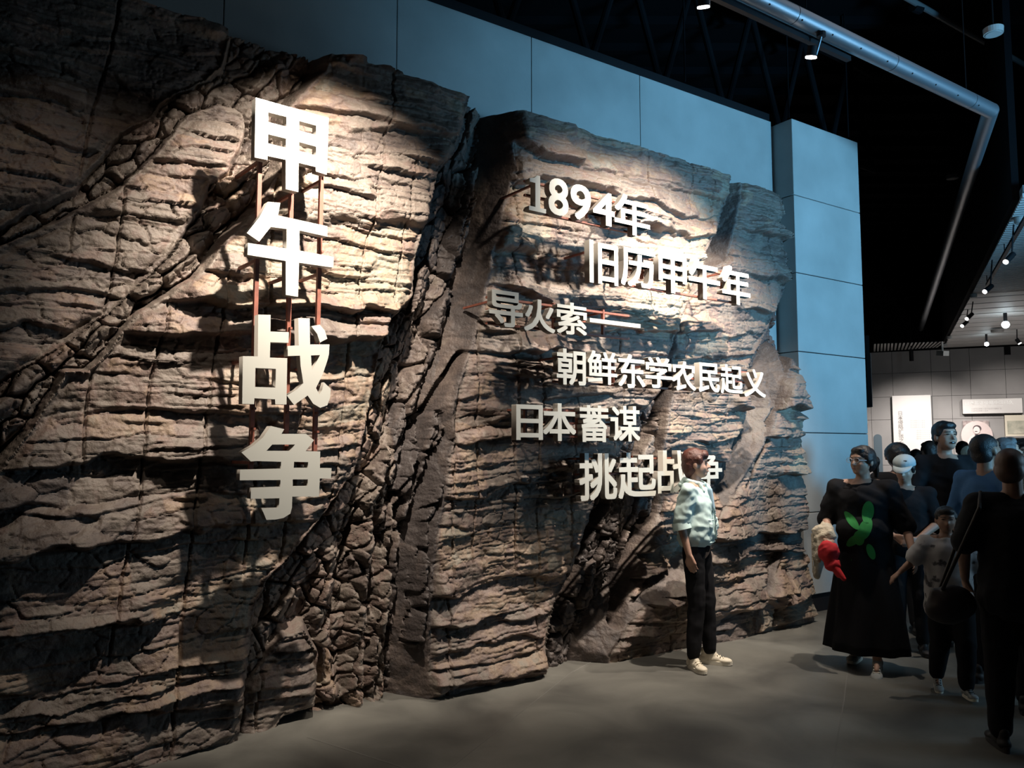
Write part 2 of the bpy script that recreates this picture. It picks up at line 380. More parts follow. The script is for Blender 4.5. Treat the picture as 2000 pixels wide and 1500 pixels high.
# band of beds each slab cell belongs to
for i, s in enumerate(SLABS):
    m = (cell == i+1) & alive
    if not m.any(): continue
    core = m & ins_c
    flank = m & ~ins_c
    ii, jj = np.nonzero(m); o = empty('rock_slab', X[ii[len(ii)//2], jj[len(jj)//2]]); par(o, rock_root); tag(o, LBL[s[0]])
    kk = (id1[:-1, :-1]//64); ks, kc = np.unique(kk[core], return_counts=True)
    keep = [a for a, b in zip(ks, kc) if b > 900]
    near = {a: (a if a in keep else min(keep or [a], key=lambda q: abs(q-a))) for a in ks}
    lay = np.vectorize(lambda a: near.get(a, -999))(kk) if len(ks) else kk
    for a in sorted(set(near.values())): rock_piece('rock_layer', core & (lay == a), o)
    if flank.sum() > 40: rock_piece('slab_flank', flank, o)
vein = (cell == 0) & alive
cid = sid[:-1, :-1]
# separate veins
VE = [('left_rubble', UU[:-1, :-1] < -.95), ('gully', (UU[:-1, :-1] >= -.95) & (UU[:-1, :-1] < .6)), ('right', UU[:-1, :-1] >= .6)]
VL = ['veins of broken stones between the left slabs', 'deep gully of broken stones beside the central slab', 'dark clefts of broken stones in the right part']
count = 0
for (nm, cond), lab in zip(VE, VL):
    m = vein & cond
    if not m.any(): continue
    ids, cnt = np.unique(cid[m], return_counts=True)
    order = np.argsort(-cnt); big = [ids[k] for k in order if cnt[k] > 130][:90]
    def whole(b):
        mm = m & (cid == b); i0, j0 = [int(v.mean()) for v in np.nonzero(mm)]; i_, j_ = np.nonzero(mm)
        sub_ = mm[i_.min():i_.max()+1, j_.min():j_.max()+1]; lab_ = np.zeros(sub_.shape, bool); k0 = np.argwhere(sub_)[0]; lab_[tuple(k0)] = True
        while True:
            g = lab_.copy(); g[1:] |= lab_[:-1]; g[:-1] |= lab_[1:]; g[:, 1:] |= lab_[:, :-1]; g[:, :-1] |= lab_[:, 1:]; g &= sub_
            if (g == lab_).all(): break
            lab_ = g
        return lab_.sum() == sub_.sum()
    big = [b for b in big if whole(b)]
    rest = m & ~np.isin(cid, big)
    ii, jj = np.nonzero(m); o = empty('rubble_vein', X[ii[len(ii)//2], jj[len(jj)//2]]); par(o, rock_root); tag(o, lab)
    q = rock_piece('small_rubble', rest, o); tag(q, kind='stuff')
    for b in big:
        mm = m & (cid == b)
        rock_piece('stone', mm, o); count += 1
# skirt along the top
J0 = np.arange(nu-1)[us[:-1] < 2.94]
ex = np.stack([idx(nz-1, J0), idx(nz-1, J0+1), nz*nu+J0+1, nz*nu+J0], -1)
rock_piece('relief_top', np.zeros(cell.shape, bool), rock_root, ex)
# side return beside the pillar
bm = bmesh.new(); prev = None
for i in range(0, nz-1, 3):
    j = int(np.searchsorted(us, rz[i]+jag[i])); j = min(j, nu-1)
    a = bm.verts.new(X[i, j]); q = W(us[j], -.62, zs[i]); b = bm.verts.new(q)
    if prev: bm.faces.new((prev[0], a, b, prev[1]))
    prev = (a, b)
bmobj('relief_side', bm, M_rock, rock_root)
print('rock faces', alive.sum(), 'stones', count)
# ------------------------------------------------------------------ floor
M_floor = bpy.data.materials.new('polished_concrete'); M_floor.use_nodes = True
t = M_floor.node_tree; B = t.nodes['Principled BSDF']
tc = t.nodes.new('ShaderNodeTexCoord'); n1 = t.nodes.new('ShaderNodeTexNoise'); n1.inputs['Scale'].default_value = 1.7; n1.inputs['Detail'].default_value = 8; n1.inputs['Distortion'].default_value = .6
n2 = t.nodes.new('ShaderNodeTexNoise'); n2.inputs['Scale'].default_value = 60; n2.inputs['Detail'].default_value = 4
t.links.new(tc.outputs['Object'], n1.inputs['Vector']); t.links.new(tc.outputs['Object'], n2.inputs['Vector'])
cr = t.nodes.new('ShaderNodeValToRGB'); t.links.new(n1.outputs['Fac'], cr.inputs[0])
cr.color_ramp.elements[0].position = .3; cr.color_ramp.elements[0].color = (.08, .078, .07, 1)
cr.color_ramp.elements[1].position = .75; cr.color_ramp.elements[1].color = (.215, .21, .185, 1)
t.links.new(cr.outputs[0], B.inputs['Base Color']); B.inputs['Roughness'].default_value = .48
bu = t.nodes.new('ShaderNodeBump'); bu.inputs['Strength'].default_value = .12; bu.inputs['Distance'].default_value = .004
t.links.new(n2.outputs['Fac'], bu.inputs['Height']); t.links.new(bu.outputs[0], B.inputs['Normal'])
bm = bmesh.new(); box_axes(bm, (6, 10, -.05), (16, 0, 0), (0, 14, 0), (0, 0, .05)); fl = bmobj('floor', bm, M_floor); tag(fl, kind='structure')
M_joint = mat('floor_joint', (.17, .165, .15), .6)
def floor_line(name, pts, wd=.004):
    bm = bmesh.new()
    for a, b in zip(pts[:-1], pts[1:]):
        A = hit(*a, Vector((0, 0, .0)), Vector((0, 0, 1))); Bq = hit(*b, Vector((0, 0, .0)), Vector((0, 0, 1)))
        dr = (Bq-A); s = dr.normalized().cross(Vector((0, 0, 1)))
        box_axes(bm, (A+Bq)/2, dr/2, s*wd, Vector((0, 0, .0012)))
    o = bmobj(name, bm, M_joint, fl); return o
floor_line('floor_joint', [(1662, 1260), (1648, 1370), (1622, 1520)])
floor_line('floor_joint', [(600, 1440), (790, 1500)])
floor_line('floor_joint', [(1120, 1312), (1160, 1290)])
floor_line('floor_joint', [(880, 1500), (1120, 1310)], .002)
# cast skim at the foot of the rock
# ------------------------------------------------------------------ concrete wall behind the rock (in panels)
A2 = math.radians(55.9); D2 = Vector((math.sin(A2), math.cos(A2), 0)); N2 = Vector((math.cos(A2), -math.sin(A2), 0)); Q0 = Vector((2.82, 7.81, 0))
WB = -.23                         # the wall lies this far behind the pillar face
def u2(x, y, w_): q = hit(x, y, Q0+N2*w_, N2); return (q-Q0).dot(D2), q.z
ue, ztop = u2(1506, 238, WB)
wall = empty('wall_left', Q0+D2*ue+N2*WB); tag(wall, kind='structure')
js = [-8.5]+[u2(x, y, WB)[0] for x, y in ((437, 30), (775, 100), (1038, 150), (1250, 200))]+[ue]
js.insert(1, js[1]-1.5*(js[2]-js[1])); 
for a, b in zip(js[:-1], js[1:]):
    bm = bmesh.new(); wbox(bm, a+.003, b-.003, WB-.06, WB, 0, ztop, D2, N2, Q0); bmobj('wall_panel', bm, M_concrete, wall, bevel=.004)
bm = bmesh.new(); wbox(bm, -8.5, ue, WB-.12, WB-.07, 0, ztop-.02, D2, N2, Q0); bmobj('wall_backing', bm, M_black, wall)
bm = bmesh.new(); wbox(bm, -8.5, ue, WB-.3, WB-.02, ztop+.004, ztop+.09, D2, N2, Q0); o = bmobj('trim_1', bm, M_black); tag(o, kind='structure')
# pillar: stacked concrete facing panels over a black plinth
zp = u2(1545, 230, 0)[1]
zj = [u2(1572, 1165, 0)[1]]+[u2(x, y, 0)[1] for x, y in ((1570, 1002), (1566, 845), (1561, 686), (1556, 532), (1551, 380))]+[zp]
ur = .98
up_ = (u2(1690, 700, 0)[0])
pil = empty('pillar', Q0); tag(pil, 'tall square pillar faced with concrete panels, washed in blue light at the right end of the rock', 'pillar')
for a, b in zip(zj[:-1], zj[1:]):
    bm = bmesh.new(); wbox(bm, 0, up_, -.5, 0, a+.004, b-.004, D2, N2, Q0); bmobj('facing_panel', bm, M_concrete, pil, bevel=.005)
bm = bmesh.new(); wbox(bm, .012, up_-.012, -.49, -.02, 0, zp-.05, D2, N2, Q0); bmobj('core', bm, M_black, pil)
print('pillar', zj, up_, 'wall', js, ztop)
# ------------------------------------------------------------------ ceiling void and its steelwork
CH = 6.6
M_ceil = mat('black_ceiling', (.006, .006, .007), .9)
M_ceil.node_tree.nodes['Principled BSDF'].inputs['Specular IOR Level'].default_value = .05
bm = bmesh.new(); box_axes(bm, (6, 10, CH+.05), (16, 0, 0), (0, 14, 0), (0, 0, .05)); ce = bmobj('ceiling', bm, M_ceil); tag(ce, kind='structure')
M_steel = mat('dim_steel', (.005, .005, .006), .8)
M_steel.node_tree.nodes['Principled BSDF'].inputs['Specular IOR Level'].default_value = .1
for k in range(26):
    bm = bmesh.new(); y = 4+k*.62
    box_axes(bm, (6, y, CH-.05), (14, 0, 0), (0, .05, 0), (0, 0, .05)); bmobj('deck_rib', bm, M_ceil, ce)
def tpt(x, y, z):  # where the sight line through x, y meets the height z
    r = ray(x, y); return CAM + r*((z-CAM_H)/r.z)
truss = empty('roof_truss', tpt(1150, 60, 5.9)); tag(truss, 'dim steel roof truss in the dark above the concrete wall', 'truss')
def bar(name, a, b, r, parent, m=M_steel, seg=10):
    bm = bmesh.new(); tube(bm, a, b, r, seg); return bmobj(name, bm, m, parent, smooth=False)
tw = lambda u, z: W(u, -.9, z)
bar('top_chord', tw(-3, 6.4), tw(6, 6.4), .06, truss); bar('bottom_chord', tw(-3, 5.12), tw(6, 5.12), .05, truss)
for k in range(9):
    u = -2.6+k*.95
    bar('web', tw(u, 5.12), tw(u+.47, 6.4), .035, truss); bar('web', tw(u+.47, 6.4), tw(u+.95, 5.12), .035, truss)
# hanger rod over the pillar
for x, y0, y1 in ((1338, -20, 160), (1541, 165, 230), (1657, 200, 268)):
    a = u2(x, y1, -.3); q = Q0+D2*a[0]+N2*-.3
    o = bar('hanger_rod', q+Vector((0, 0, a[1])), q+Vector((0, 0, CH)), .009, None, M_steel)
    tag(o, {1338: 'thin steel hanger rod rising from the concrete wall top', 1541: 'thin hanger rod rising at the left corner of the pillar', 1657: 'thin hanger rod rising behind the right corner of the pillar'}[x], 'rod')
# second dim pipe, upper right
o = bar('sprinkler_pipe', tpt(1760, -10, 6.2), tpt(2060, 160, 6.2), .03, None, mat('pipe_grey', (.12, .12, .12), .5)); tag(o, 'thin dim grey pipe running under the black ceiling at the upper right', 'pipe')
bar('coupling', tpt(1783, 12, 6.19), tpt(1797, 18, 6.19), .055, o)
# ------------------------------------------------------------------ suspended lighting tube with its corner
HT = 4.42
pc = tpt(1935, 216, HT); pa = tpt(1480, -4, HT); dr = (pa-pc).normalized()
g2 = Vector((math.sin(math.radians(24.8)), math.cos(math.radians(24.8)), 0))
tb = empty('lighting_tube', pc); tag(tb, 'suspended steel lighting tube turning a corner under the black ceiling', 'light tube')
L1 = 7.0; segs = [0, .35, 1.5, 2.65, 3.8, 4.95, 6.1, 7.0]
for a, b in zip(segs[:-1], segs[1:]):
    bm = bmesh.new(); tube(bm, pc+dr*(a+.003), pc+dr*(b-.003), .062, 32, caps=False); bmobj('tube_section', bm, M_pipe, tb, smooth=True)
pend = tpt(1795, 652, HT); L2 = (pend-pc).length; dd2 = (pend-pc).normalized()
for a in range(4):
    bm = bmesh.new(); tube(bm, pc+dd2*(L2*a/4+.003), pc+dd2*(L2*(a+1)/4-.003), .062, 32, caps=False); bmobj('tube_section', bm, M_pipe, tb, smooth=True)
bm = bmesh.new(); bmesh.ops.create_uvsphere(bm, u_segments=24, v_segments=12, radius=.063, matrix=Matrix.Translation(pc)); bmobj('corner_joint', bm, M_pipe, tb, smooth=True)
off = Vector((0, 0, -.085))+N*-.05
bm = bmesh.new(); a = pc+dr*1.95+off; b = pc+dr*7+off; c = (a+b)/2; box_axes(bm, c, (b-a)/2, N*.018, Vector((0, 0, .016))); bmobj('track', bm, M_black, tb)
for k in range(14):
    p = pc+dr*(.3+k*.33)-Vector((0, 0, .0)); q = p+N*.045+Vector((0, 0, -.045))
    bm = bmesh.new(); bmesh.ops.create_uvsphere(bm, u_segments=8, v_segments=6, radius=.006, matrix=Matrix.Translation(q)); bmobj('screw', bm, M_black, tb)
for k in (.4, 2.5, 4.6, 6.4):
    p = pc+dr*k; bar('suspension_wire', p, Vector((p.x, p.y, CH)), .004, tb)
def spotlight(x, y, xs, ys, lab, zf=4.2, tgt=None):
    face = tpt(x, y, zf); root = empty('spotlight', face)
    tag(root, lab, 'spotlight', 'spotlights on the lighting tube')
    tgt = tgt or W(1.6, 0, 1.6); ax = (tgt-face).normalized()
    ax = (ax+Vector((0, 0, -.9))).normalized()
    bm = bmesh.new(); tube(bm, face-ax*.07, face-ax*.004, .030, 24, .036); bmobj('lamp_body', bm, M_black, root, smooth=False)
    bm = bmesh.new(); tube(bm, face-ax*.004, face+ax*.004, .037, 24); bmobj('lens', bm, M_lamp, root)
    bm = bmesh.new(); top_ = tpt(xs, ys, HT-.09); tube(bm, top_, face-ax*.02+Vector((.035, .01, 0)), .0075, 8); bmobj('arm', bm, M_pipe, root)
    bm = bmesh.new(); tube(bm, top_+Vector((0, 0, .0)), top_+Vector((0, 0, .03)), .03, 12); bmobj('adapter', bm, M_black, root)
    return root
spotlight(1584, 112, 1604, 72, 'small bright spotlight under the tube, nearer the pillar')
spotlight(1374, 14, 1386, -24, 'small bright spotlight at the top edge, nearer the camera')
# ------------------------------------------------------------------ lettering
M_letter_mix = M_letter
def poly_plate(name, outline, holes, p, n, thick, parent, m=M_letter, dots=()):
    """flat cut-out plate: outline and holes are pixel outlines projected on the plane p, n"""
    cu = bpy.data.curves.new(name, 'CURVE'); cu.dimensions = '2D'; cu.fill_mode = 'BOTH'; cu.extrude = thick/2
    d = Vector((0, 0, 1)).cross(n).normalized(); c0 = p
    for ring in [outline]+list(holes)+list(dots):
        s = cu.splines.new('POLY'); s.points.add(len(ring)-1); s.use_cyclic_u = True
        for k, (x, y) in enumerate(ring):
            q = hit(x, y, p, n)-c0; s.points[k].co = (q.dot(d), q.z, 0, 1)
    tmp = bpy.data.objects.new('tmp', cu); col.objects.link(tmp)
    me = bpy.data.meshes.new_from_object(tmp); bpy.data.objects.remove(tmp); bpy.data.curves.remove(cu)
    rot = Matrix((d, Vector((0, 0, 1)), n)).transposed().to_4x4()
    me.transform(Matrix.Translation(c0-n*(thick/2)) @ rot)
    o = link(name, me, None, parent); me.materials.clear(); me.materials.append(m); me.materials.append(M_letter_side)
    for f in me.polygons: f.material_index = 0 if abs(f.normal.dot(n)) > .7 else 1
    return o
ZA = lambda L: [(440+x/3.573, 180+y/3.573) for x, y in L]
ZB = lambda L: [(440+x/3.2615, 580+y/3.2615) for x, y in L]
TS = math.radians(50.2); NS = Vector((math.cos(TS), -math.sin(TS), 0)); DS = Vector((math.sin(TS), math.cos(TS), 0))
us_, _ = uz(565, 600, .33); PS = W(us_, .33, 0)
big = empty('vertical_sign', PS)
tag(big, 'big vertical cream metal sign of four characters 甲午战争 on rust-brown rods', 'sign')
BIGC = [
 ([(212, 37), (722, 180), (708, 576), (632, 553), (632, 522), (512, 493), (510, 697), (422, 676), (422, 472), (296, 445), (294, 473), (205, 455)],
  [[(300, 140), (428, 173), (428, 242), (300, 208)], [(515, 200), (635, 233), (633, 300), (515, 267)], [(299, 293), (425, 324), (423, 388), (299, 357)], [(515, 347), (635, 380), (633, 442), (515, 410)]], [], ZA),
 ([(297, 765), (384, 772), (368, 860), (712, 935), (712, 1008), (518, 965), (518, 1105), (757, 1150), (753, 1224), (515, 1190), (508, 1428), (422, 1415), (422, 1178), (155, 1135), (158, 1052), (428, 1090), (428, 955), (318, 940), (237, 1043), (150, 983), (240, 870)], [], [], ZA),
 ([(210, 112), (289, 114), (288, 220), (405, 224), (403, 292), (287, 288), (284, 386), (395, 390), (390, 685), (319, 684), (317, 652), (186, 645), (184, 683), (108, 681), (112, 377), (207, 378)],
  [[(192, 452), (322, 458), (320, 577), (190, 573)]],
  [[(465, 134), (538, 136), (540, 302), (664, 302), (660, 366), (652, 400), (622, 490), (578, 580), (600, 622), (618, 590), (628, 543), (672, 585), (668, 640), (650, 690), (605, 706), (560, 680), (525, 628), (438, 688), (392, 628), (455, 590), (498, 548), (480, 440), (476, 374), (398, 376), (398, 312), (468, 308)],
   [(546, 372), (604, 370), (552, 466)], [(548, 186), (602, 176), (635, 215), (650, 266), (603, 290), (585, 235)]], ZB),
 ([(290, 822), (376, 842), (358, 872), (515, 872), (565, 912), (512, 982), (605, 984), (603, 1090), (677, 1090), (673, 1157), (602, 1156), (597, 1272), (427, 1272), (425, 1340), (415, 1380), (370, 1408), (320, 1418), (262, 1420), (248, 1385), (230, 1345), (335, 1342), (343, 1322), (345, 1282), (162, 1286), (164, 1215), (350, 1208), (352, 1166), (92, 1168), (94, 1100), (354, 1093), (356, 1050), (198, 1045), (163, 1048), (103, 990), (180, 945), (240, 895)],
  [[(300, 940), (444, 940), (412, 980), (262, 980)], [(438, 1050), (528, 1052), (526, 1088), (436, 1088)], [(430, 1162), (526, 1162), (524, 1203), (430, 1205)]], [], ZB)]
for out, holes, dots, Zf in BIGC:
    poly_plate('character', Zf(out), [Zf(h) for h in holes], PS, NS, .05, big, dots=[Zf(q) for q in dots])
def sgn(x, y, back=.0): return hit(x, y, PS-NS*back, NS)
for xt, yt, xb, yb in ((508, 290, 489, 930), (569, 360, 558, 880), (628, 330, 613, 930)):
    a = sgn(xt, yt, .09); b = sgn(xb, yb, .09); bm = bmesh.new(); c = (a+b)/2
    box_axes(bm, c, DS*.011, NS*.011, (b-a)/2); bmobj('rod', bm, M_rust, big)
    for t_ in (.04, .35, .65, .96):
        q = a.lerp(b, t_); bm = bmesh.new(); box_axes(bm, q-NS*.17, DS*.008, NS*.17, Vector((0, 0, .008))); bmobj('bracket', bm, M_rust, big)
    for t_ in (.02, .28, .33, .55, .62, .8, .86):
        q = a.lerp(b, t_); bm = bmesh.new(); box_axes(bm, q+NS*.02, DS*.006, NS*.02, Vector((0, 0, .006))); bmobj('bracket', bm, M_rust, big)
# ---- the smaller text, one thing per line, each character a part
TXT = [
 ('small raised line of text 1894年, topmost on the central slab', [('1', 1030, 339, 1066, 417), ('8', 1071, 345, 1110, 425), ('9', 1114, 357, 1154, 434), ('4', 1158, 371, 1200, 444), ('年', 1200, 376, 1269, 466)]),
 ('raised line of text 旧历甲午年 below the date, brightly lit', [('旧', 1151, 469, 1207, 560), ('历', 1212, 482, 1280, 567), ('甲', 1286, 495, 1341, 577), ('午', 1345, 502, 1406, 589), ('年', 1410, 517, 1465, 599)]),
 ('raised line of text 导火索 with a long dash, third from the top', [('导', 955, 565, 1021, 642), ('火', 1023, 582, 1084, 652), ('索', 1087, 588, 1146, 657), ('—', 1152, 622, 1251, 640)]),
 ('raised line of text 朝鲜东学农民起义, the longest line', [('朝', 1087, 680, 1144, 754), ('鲜', 1147, 684, 1205, 753), ('东', 1207, 690, 1260, 760), ('学', 1260, 696, 1312, 760), ('农', 1311, 704, 1359, 765), ('民', 1364, 708, 1405, 768), ('起', 1407, 711, 1450, 771), ('义', 1453, 720, 1495, 777)]),
 ('raised line of text 日本蓄谋, second from the bottom', [('日', 1008, 790, 1060, 860), ('本', 1060, 787, 1125, 862), ('蓄', 1132, 791, 1188, 864), ('谋', 1192, 792, 1250, 863)]),
 ('raised line of text 挑起战争 at the bottom, behind the woman in mint', [('挑', 1131, 884, 1205, 978), ('起', 1207, 883, 1281, 974), ('战', 1284, 879, 1348, 965), ('争', 1357, 883, 1410, 952)])]
def glyph(ch, bold):
    cu = bpy.data.curves.new('g', 'FONT'); cu.body = ch; cu.extrude = .5; cu.resolution_u = 4
    o = bpy.data.objects.new('g', cu); col.objects.link(o); bpy.context.view_layer.update()
    dg = bpy.context.evaluated_depsgraph_get(); me = bpy.data.meshes.new_from_object(o.evaluated_get(dg))
    bpy.data.objects.remove(o); bpy.data.curves.remove(cu)
    bm = bmesh.new(); bm.from_mesh(me)
    for k_, (dx, dy) in enumerate(((1, 1), (1, -1), (-1, 1), (-1, -1))):
        q = bmesh.new(); q.from_mesh(me); bmesh.ops.translate(q, vec=(dx*bold, dy*bold, .004*(k_+1)), verts=q.verts); tm = bpy.data.meshes.new('t'); q.to_mesh(tm); q.free(); bm.from_mesh(tm); bpy.data.meshes.remove(tm)
    bm.to_mesh(me); bm.free()
    c = np.empty(len(me.vertices)*3); me.vertices.foreach_get('co', c); c = c.reshape(-1, 3)
    lo, hi = c.min(0), c.max(0); c = (c-(lo+hi)/2)/(hi-lo); me.vertices.foreach_set('co', c.ravel()); return me
for (lab, chars), WT in zip(TXT, (.36, .34, .32, .30, .26, .20)):
    x0 = chars[0][1]; x1 = chars[-1][3]; ym = (chars[0][2]+chars[0][4])/2
    root = empty('text_line', W(uz(x0, ym, WT)[0], WT, uz(x0, ym, WT)[1])); tag(root, lab, 'lettering')
    zr = []
    for ch, a, t_, b, bt in chars:
        sl = (877-(t_+bt)/2)/(3150-(a+b)/2)*(b-a)
        cy = (t_+bt)/2; ua, _ = uz(a, cy-sl/2, WT); ub, _ = uz(b, cy+sl/2, WT)
        cx = (a+b)/2; hh = (bt-t_)-max(0, abs(sl))*.85
        if ch == '—': hh = 8
        zt = uz(cx, cy-hh/2, WT)[1]; zb = uz(cx, cy+hh/2, WT)[1]
        if ch == '—':
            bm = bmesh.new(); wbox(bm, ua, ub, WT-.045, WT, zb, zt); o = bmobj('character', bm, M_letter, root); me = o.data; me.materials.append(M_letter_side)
            continue
        if ch == '1':
            cu = bpy.data.curves.new('one', 'CURVE'); cu.dimensions = '2D'; cu.fill_mode = 'BOTH'; cu.extrude = .5
            ring = [(-.42, -.5), (.5, -.5), (.5, -.38), (.18, -.38), (.18, .5), (.02, .5), (-.12, .42), (-.38, .38), (-.38, .28), (-.08, .28), (-.08, -.38), (-.42, -.38)]
            s_ = cu.splines.new('POLY'); s_.points.add(len(ring)-1); s_.use_cyclic_u = True
            for k_, (x_, y_) in enumerate(ring): s_.points[k_].co = (x_, y_, 0, 1)
            to = bpy.data.objects.new('one', cu); col.objects.link(to); me = bpy.data.meshes.new_from_object(to); bpy.data.objects.remove(to)
        else: me = glyph(ch, .016 if ch in '1894' else .017)
        me.transform(Matrix.Translation(W((ua+ub)/2, WT-.025, (zt+zb)/2)) @ Matrix((D*(ub-ua), Vector((0, 0, zt-zb)), N*.055)).transposed().to_4x4())
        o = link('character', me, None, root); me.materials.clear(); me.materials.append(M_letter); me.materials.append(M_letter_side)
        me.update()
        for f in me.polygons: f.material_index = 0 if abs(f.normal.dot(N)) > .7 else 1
        zr.append((ua, ub, zb, zt))
    u_a, u_b = zr[0][0], max(zr[-1][1], uz(chars[-1][3], chars[-1][4], WT)[0]-.02)
    for fz in (.12, .5, .86):
        za = zr[0][2]+(zr[0][3]-zr[0][2])*fz; zb_ = zr[-1][2]+(zr[-1][3]-zr[-1][2])*fz; zz = (za+zb_)/2
        bm = bmesh.new(); wbox(bm, u_a+.03, u_b-.03, WT-.085, WT-.062, zz-.007, zz+.007); bmobj('rail', bm, M_rust, root)
    k = u_a+.12
    while k < u_b:
        bm = bmesh.new(); wbox(bm, k, k+.014, WT-.5, WT-.07, zz-.007, zz+.007); bmobj('bracket', bm, M_rust, root)
        bm = bmesh.new(); wbox(bm, k, k+.014, WT-.085, WT-.06, zz-.16, zz+.02); bmobj('upright', bm, M_rust, root); k += .45
# ------------------------------------------------------------------ far exhibition bay
FD = Vector((.910, -.414, 0)).normalized(); FN = Vector((-.414, -.910, 0)).normalized(); FZ = 3.9
FP = tpt(1850, 682, FZ); FP0 = Vector((FP.x, FP.y, 0))
def fu(x, y, w_=0): q = hit(x, y, FP0+FN*w_, FN); return (q-FP0).dot(FD), q.z
def fbox(name, x0, y0, x1, y1, w0, w1, m, parent, bevel=0):
    a, z1 = fu(x0, y0, w1); b, z0 = fu(x1, y1, w1)
    bm = bmesh.new(); wbox(bm, a, b, w0, w1, z0, z1, FD, FN, FP0); return bmobj(name, bm, m, parent, bevel=bevel)
M_far = mat('far_grey_wall', (.30, .29, .285), .7, var=.08, vscale=2)
fw = empty('wall_back', FP0); tag(fw, kind='structure')
cols_ = [-6.0]+[fu(x, 760)[0] for x in (1700, 1744, 1820, 1858, 1896, 1965)]+[4.5, 8.5]
rows_ = [0, 1.2, fu(1720, 820)[1], fu(1720, 776)[1], fu(1860, 725)[1], 3.9]
for a, b in zip(cols_[:-1], cols_[1:]):
    for c, e in zip(rows_[:-1], rows_[1:]):
        bm = bmesh.new(); wbox(bm, a+.004, b-.004, -.06, 0, c+.004, e-.004, FD, FN, FP0); bmobj('wall_panel', bm, M_far, fw)
bm = bmesh.new(); wbox(bm, -6, 8.5, -.16, -.02, 0, 3.88, FD, FN, FP0); bmobj('backing', bm, mat('joint_grey', (.10, .10, .10), .8), fw)
bm = bmesh.new(); wbox(bm, -6, 8.5, -.16, -.05, 3.9, 6.6, FD, FN, FP0); bmobj('upper_wall', bm, M_ceil, fw)
# rounded doorway: a flat plate, its dark colour stands for the unlit opening
bm = bmesh.new(); a0, z0 = fu(1722, 848, .01); a1 = fu(1706, 848, .01)[0]; cxu = (a0+a1)/2; rr = abs(a0-a1)/2; vs = []
for k in range(17): t_ = PI*k/16; vs.append(FP0+FD*(cxu+rr*math.cos(t_))+FN*.012+Vector((0, 0, z0-rr+rr*math.sin(t_))))
vs += [FP0+FD*(cxu-rr)+FN*.012+Vector((0, 0, .02)), FP0+FD*(cxu+rr)+FN*.012+Vector((0, 0, .02))]
f = bm.faces.new([bm.verts.new(v) for v in vs]); r_ = bmesh.ops.extrude_face_region(bm, geom=[f]); bmesh.ops.translate(bm, vec=FN*.01, verts=[v for v in r_['geom'] if isinstance(v, bmesh.types.BMVert)])
o = bmobj('door_1', bm, mat('opening_shade', (.07, .11, .14), .5)); tag(o, kind='structure')
# exhibition boards
M_board = mat('board_white', (.72, .70, .68), .5); M_boardside = mat('board_side', (.05, .05, .05), .5); M_ltr = mat('board_letters', (.30, .28, .27), .5); M_shiny = mat('board_letters_white', (.9, .9, .88), .3)
def textlabel(s, x, y, hpx, w_, m, parent, name='lettering', vertical=False, n=FN, d=FD, p=None, ext=.004):
    p = p or FP0
    cu = bpy.data.curves.new('g', 'FONT'); cu.body = '\n'.join(s) if vertical else s; cu.extrude = ext; cu.size = 1; cu.resolution_u = 2; cu.offset = .012
    if vertical: cu.space_line = .92
    o = bpy.data.objects.new('g', cu); col.objects.link(o); bpy.context.view_layer.update()
    me = bpy.data.meshes.new_from_object(o.evaluated_get(bpy.context.evaluated_depsgraph_get())); bpy.data.objects.remove(o)
    q = hit(x, y, p+n*w_, n); size = hpx*(q.y)/F_PX
    me.transform(Matrix.Translation(q) @ Matrix((d*size, Vector((0, 0, size)), n*size)).transposed().to_4x4())
    return link(name, me, m, parent)
ib = empty('intro_board', FP0+FD*fu(1784, 800)[0]); tag(ib, 'tall white introduction board with a vertical title, left on the far wall', 'board')
fbox('panel', 1742, 773, 1826, 960, .05, .22, M_board, ib, .01); fbox('back_frame', 1739, 776, 1829, 965, .0, .05, M_boardside, ib)
textlabel('日本侵略扩张之路', 1753, 811, 9.6, .225, M_ltr, ib, 'title', True)
for k in range(4): textlabel('明治维新后日本国力', 1778, 823+k*4.2, 3.2, .222, mat('faint_text', (.5, .48, .47), .6) if k == 0 else bpy.data.materials['faint_text'], ib, 'text_row')
for k in range(5): textlabel('逐步走上对外扩张', 1790, 842+k*4, 3, .222, bpy.data.materials['faint_text'], ib, 'text_row')
hb = empty('header_board', FP0+FD*fu(1940, 790)[0]); tag(hb, 'wide pale header board with raised characters, right on the far wall', 'board')
fbox('panel', 1879.5, 780, 1998, 806.5, .03, .16, M_board, hb, .008); fbox('back_frame', 1878, 780, 1999, 808, 0, .03, M_boardside, hb)
textlabel('日本蓄谋侵略中国已久', 1884, 790.5, 8.2, .165, M_shiny, hb, 'title')
textlabel('JAPAN PLOTTED TO INVADE CHINA', 1902, 794.5, 3.0, .163, M_shiny, hb, 'subtitle')
for k in range(2): textlabel('日本明治维新以后开始对外侵略扩张'[:16-7*k], 1897, 800+k*4, 3.2, .162, bpy.data.materials['faint_text'], hb, 'text_row')
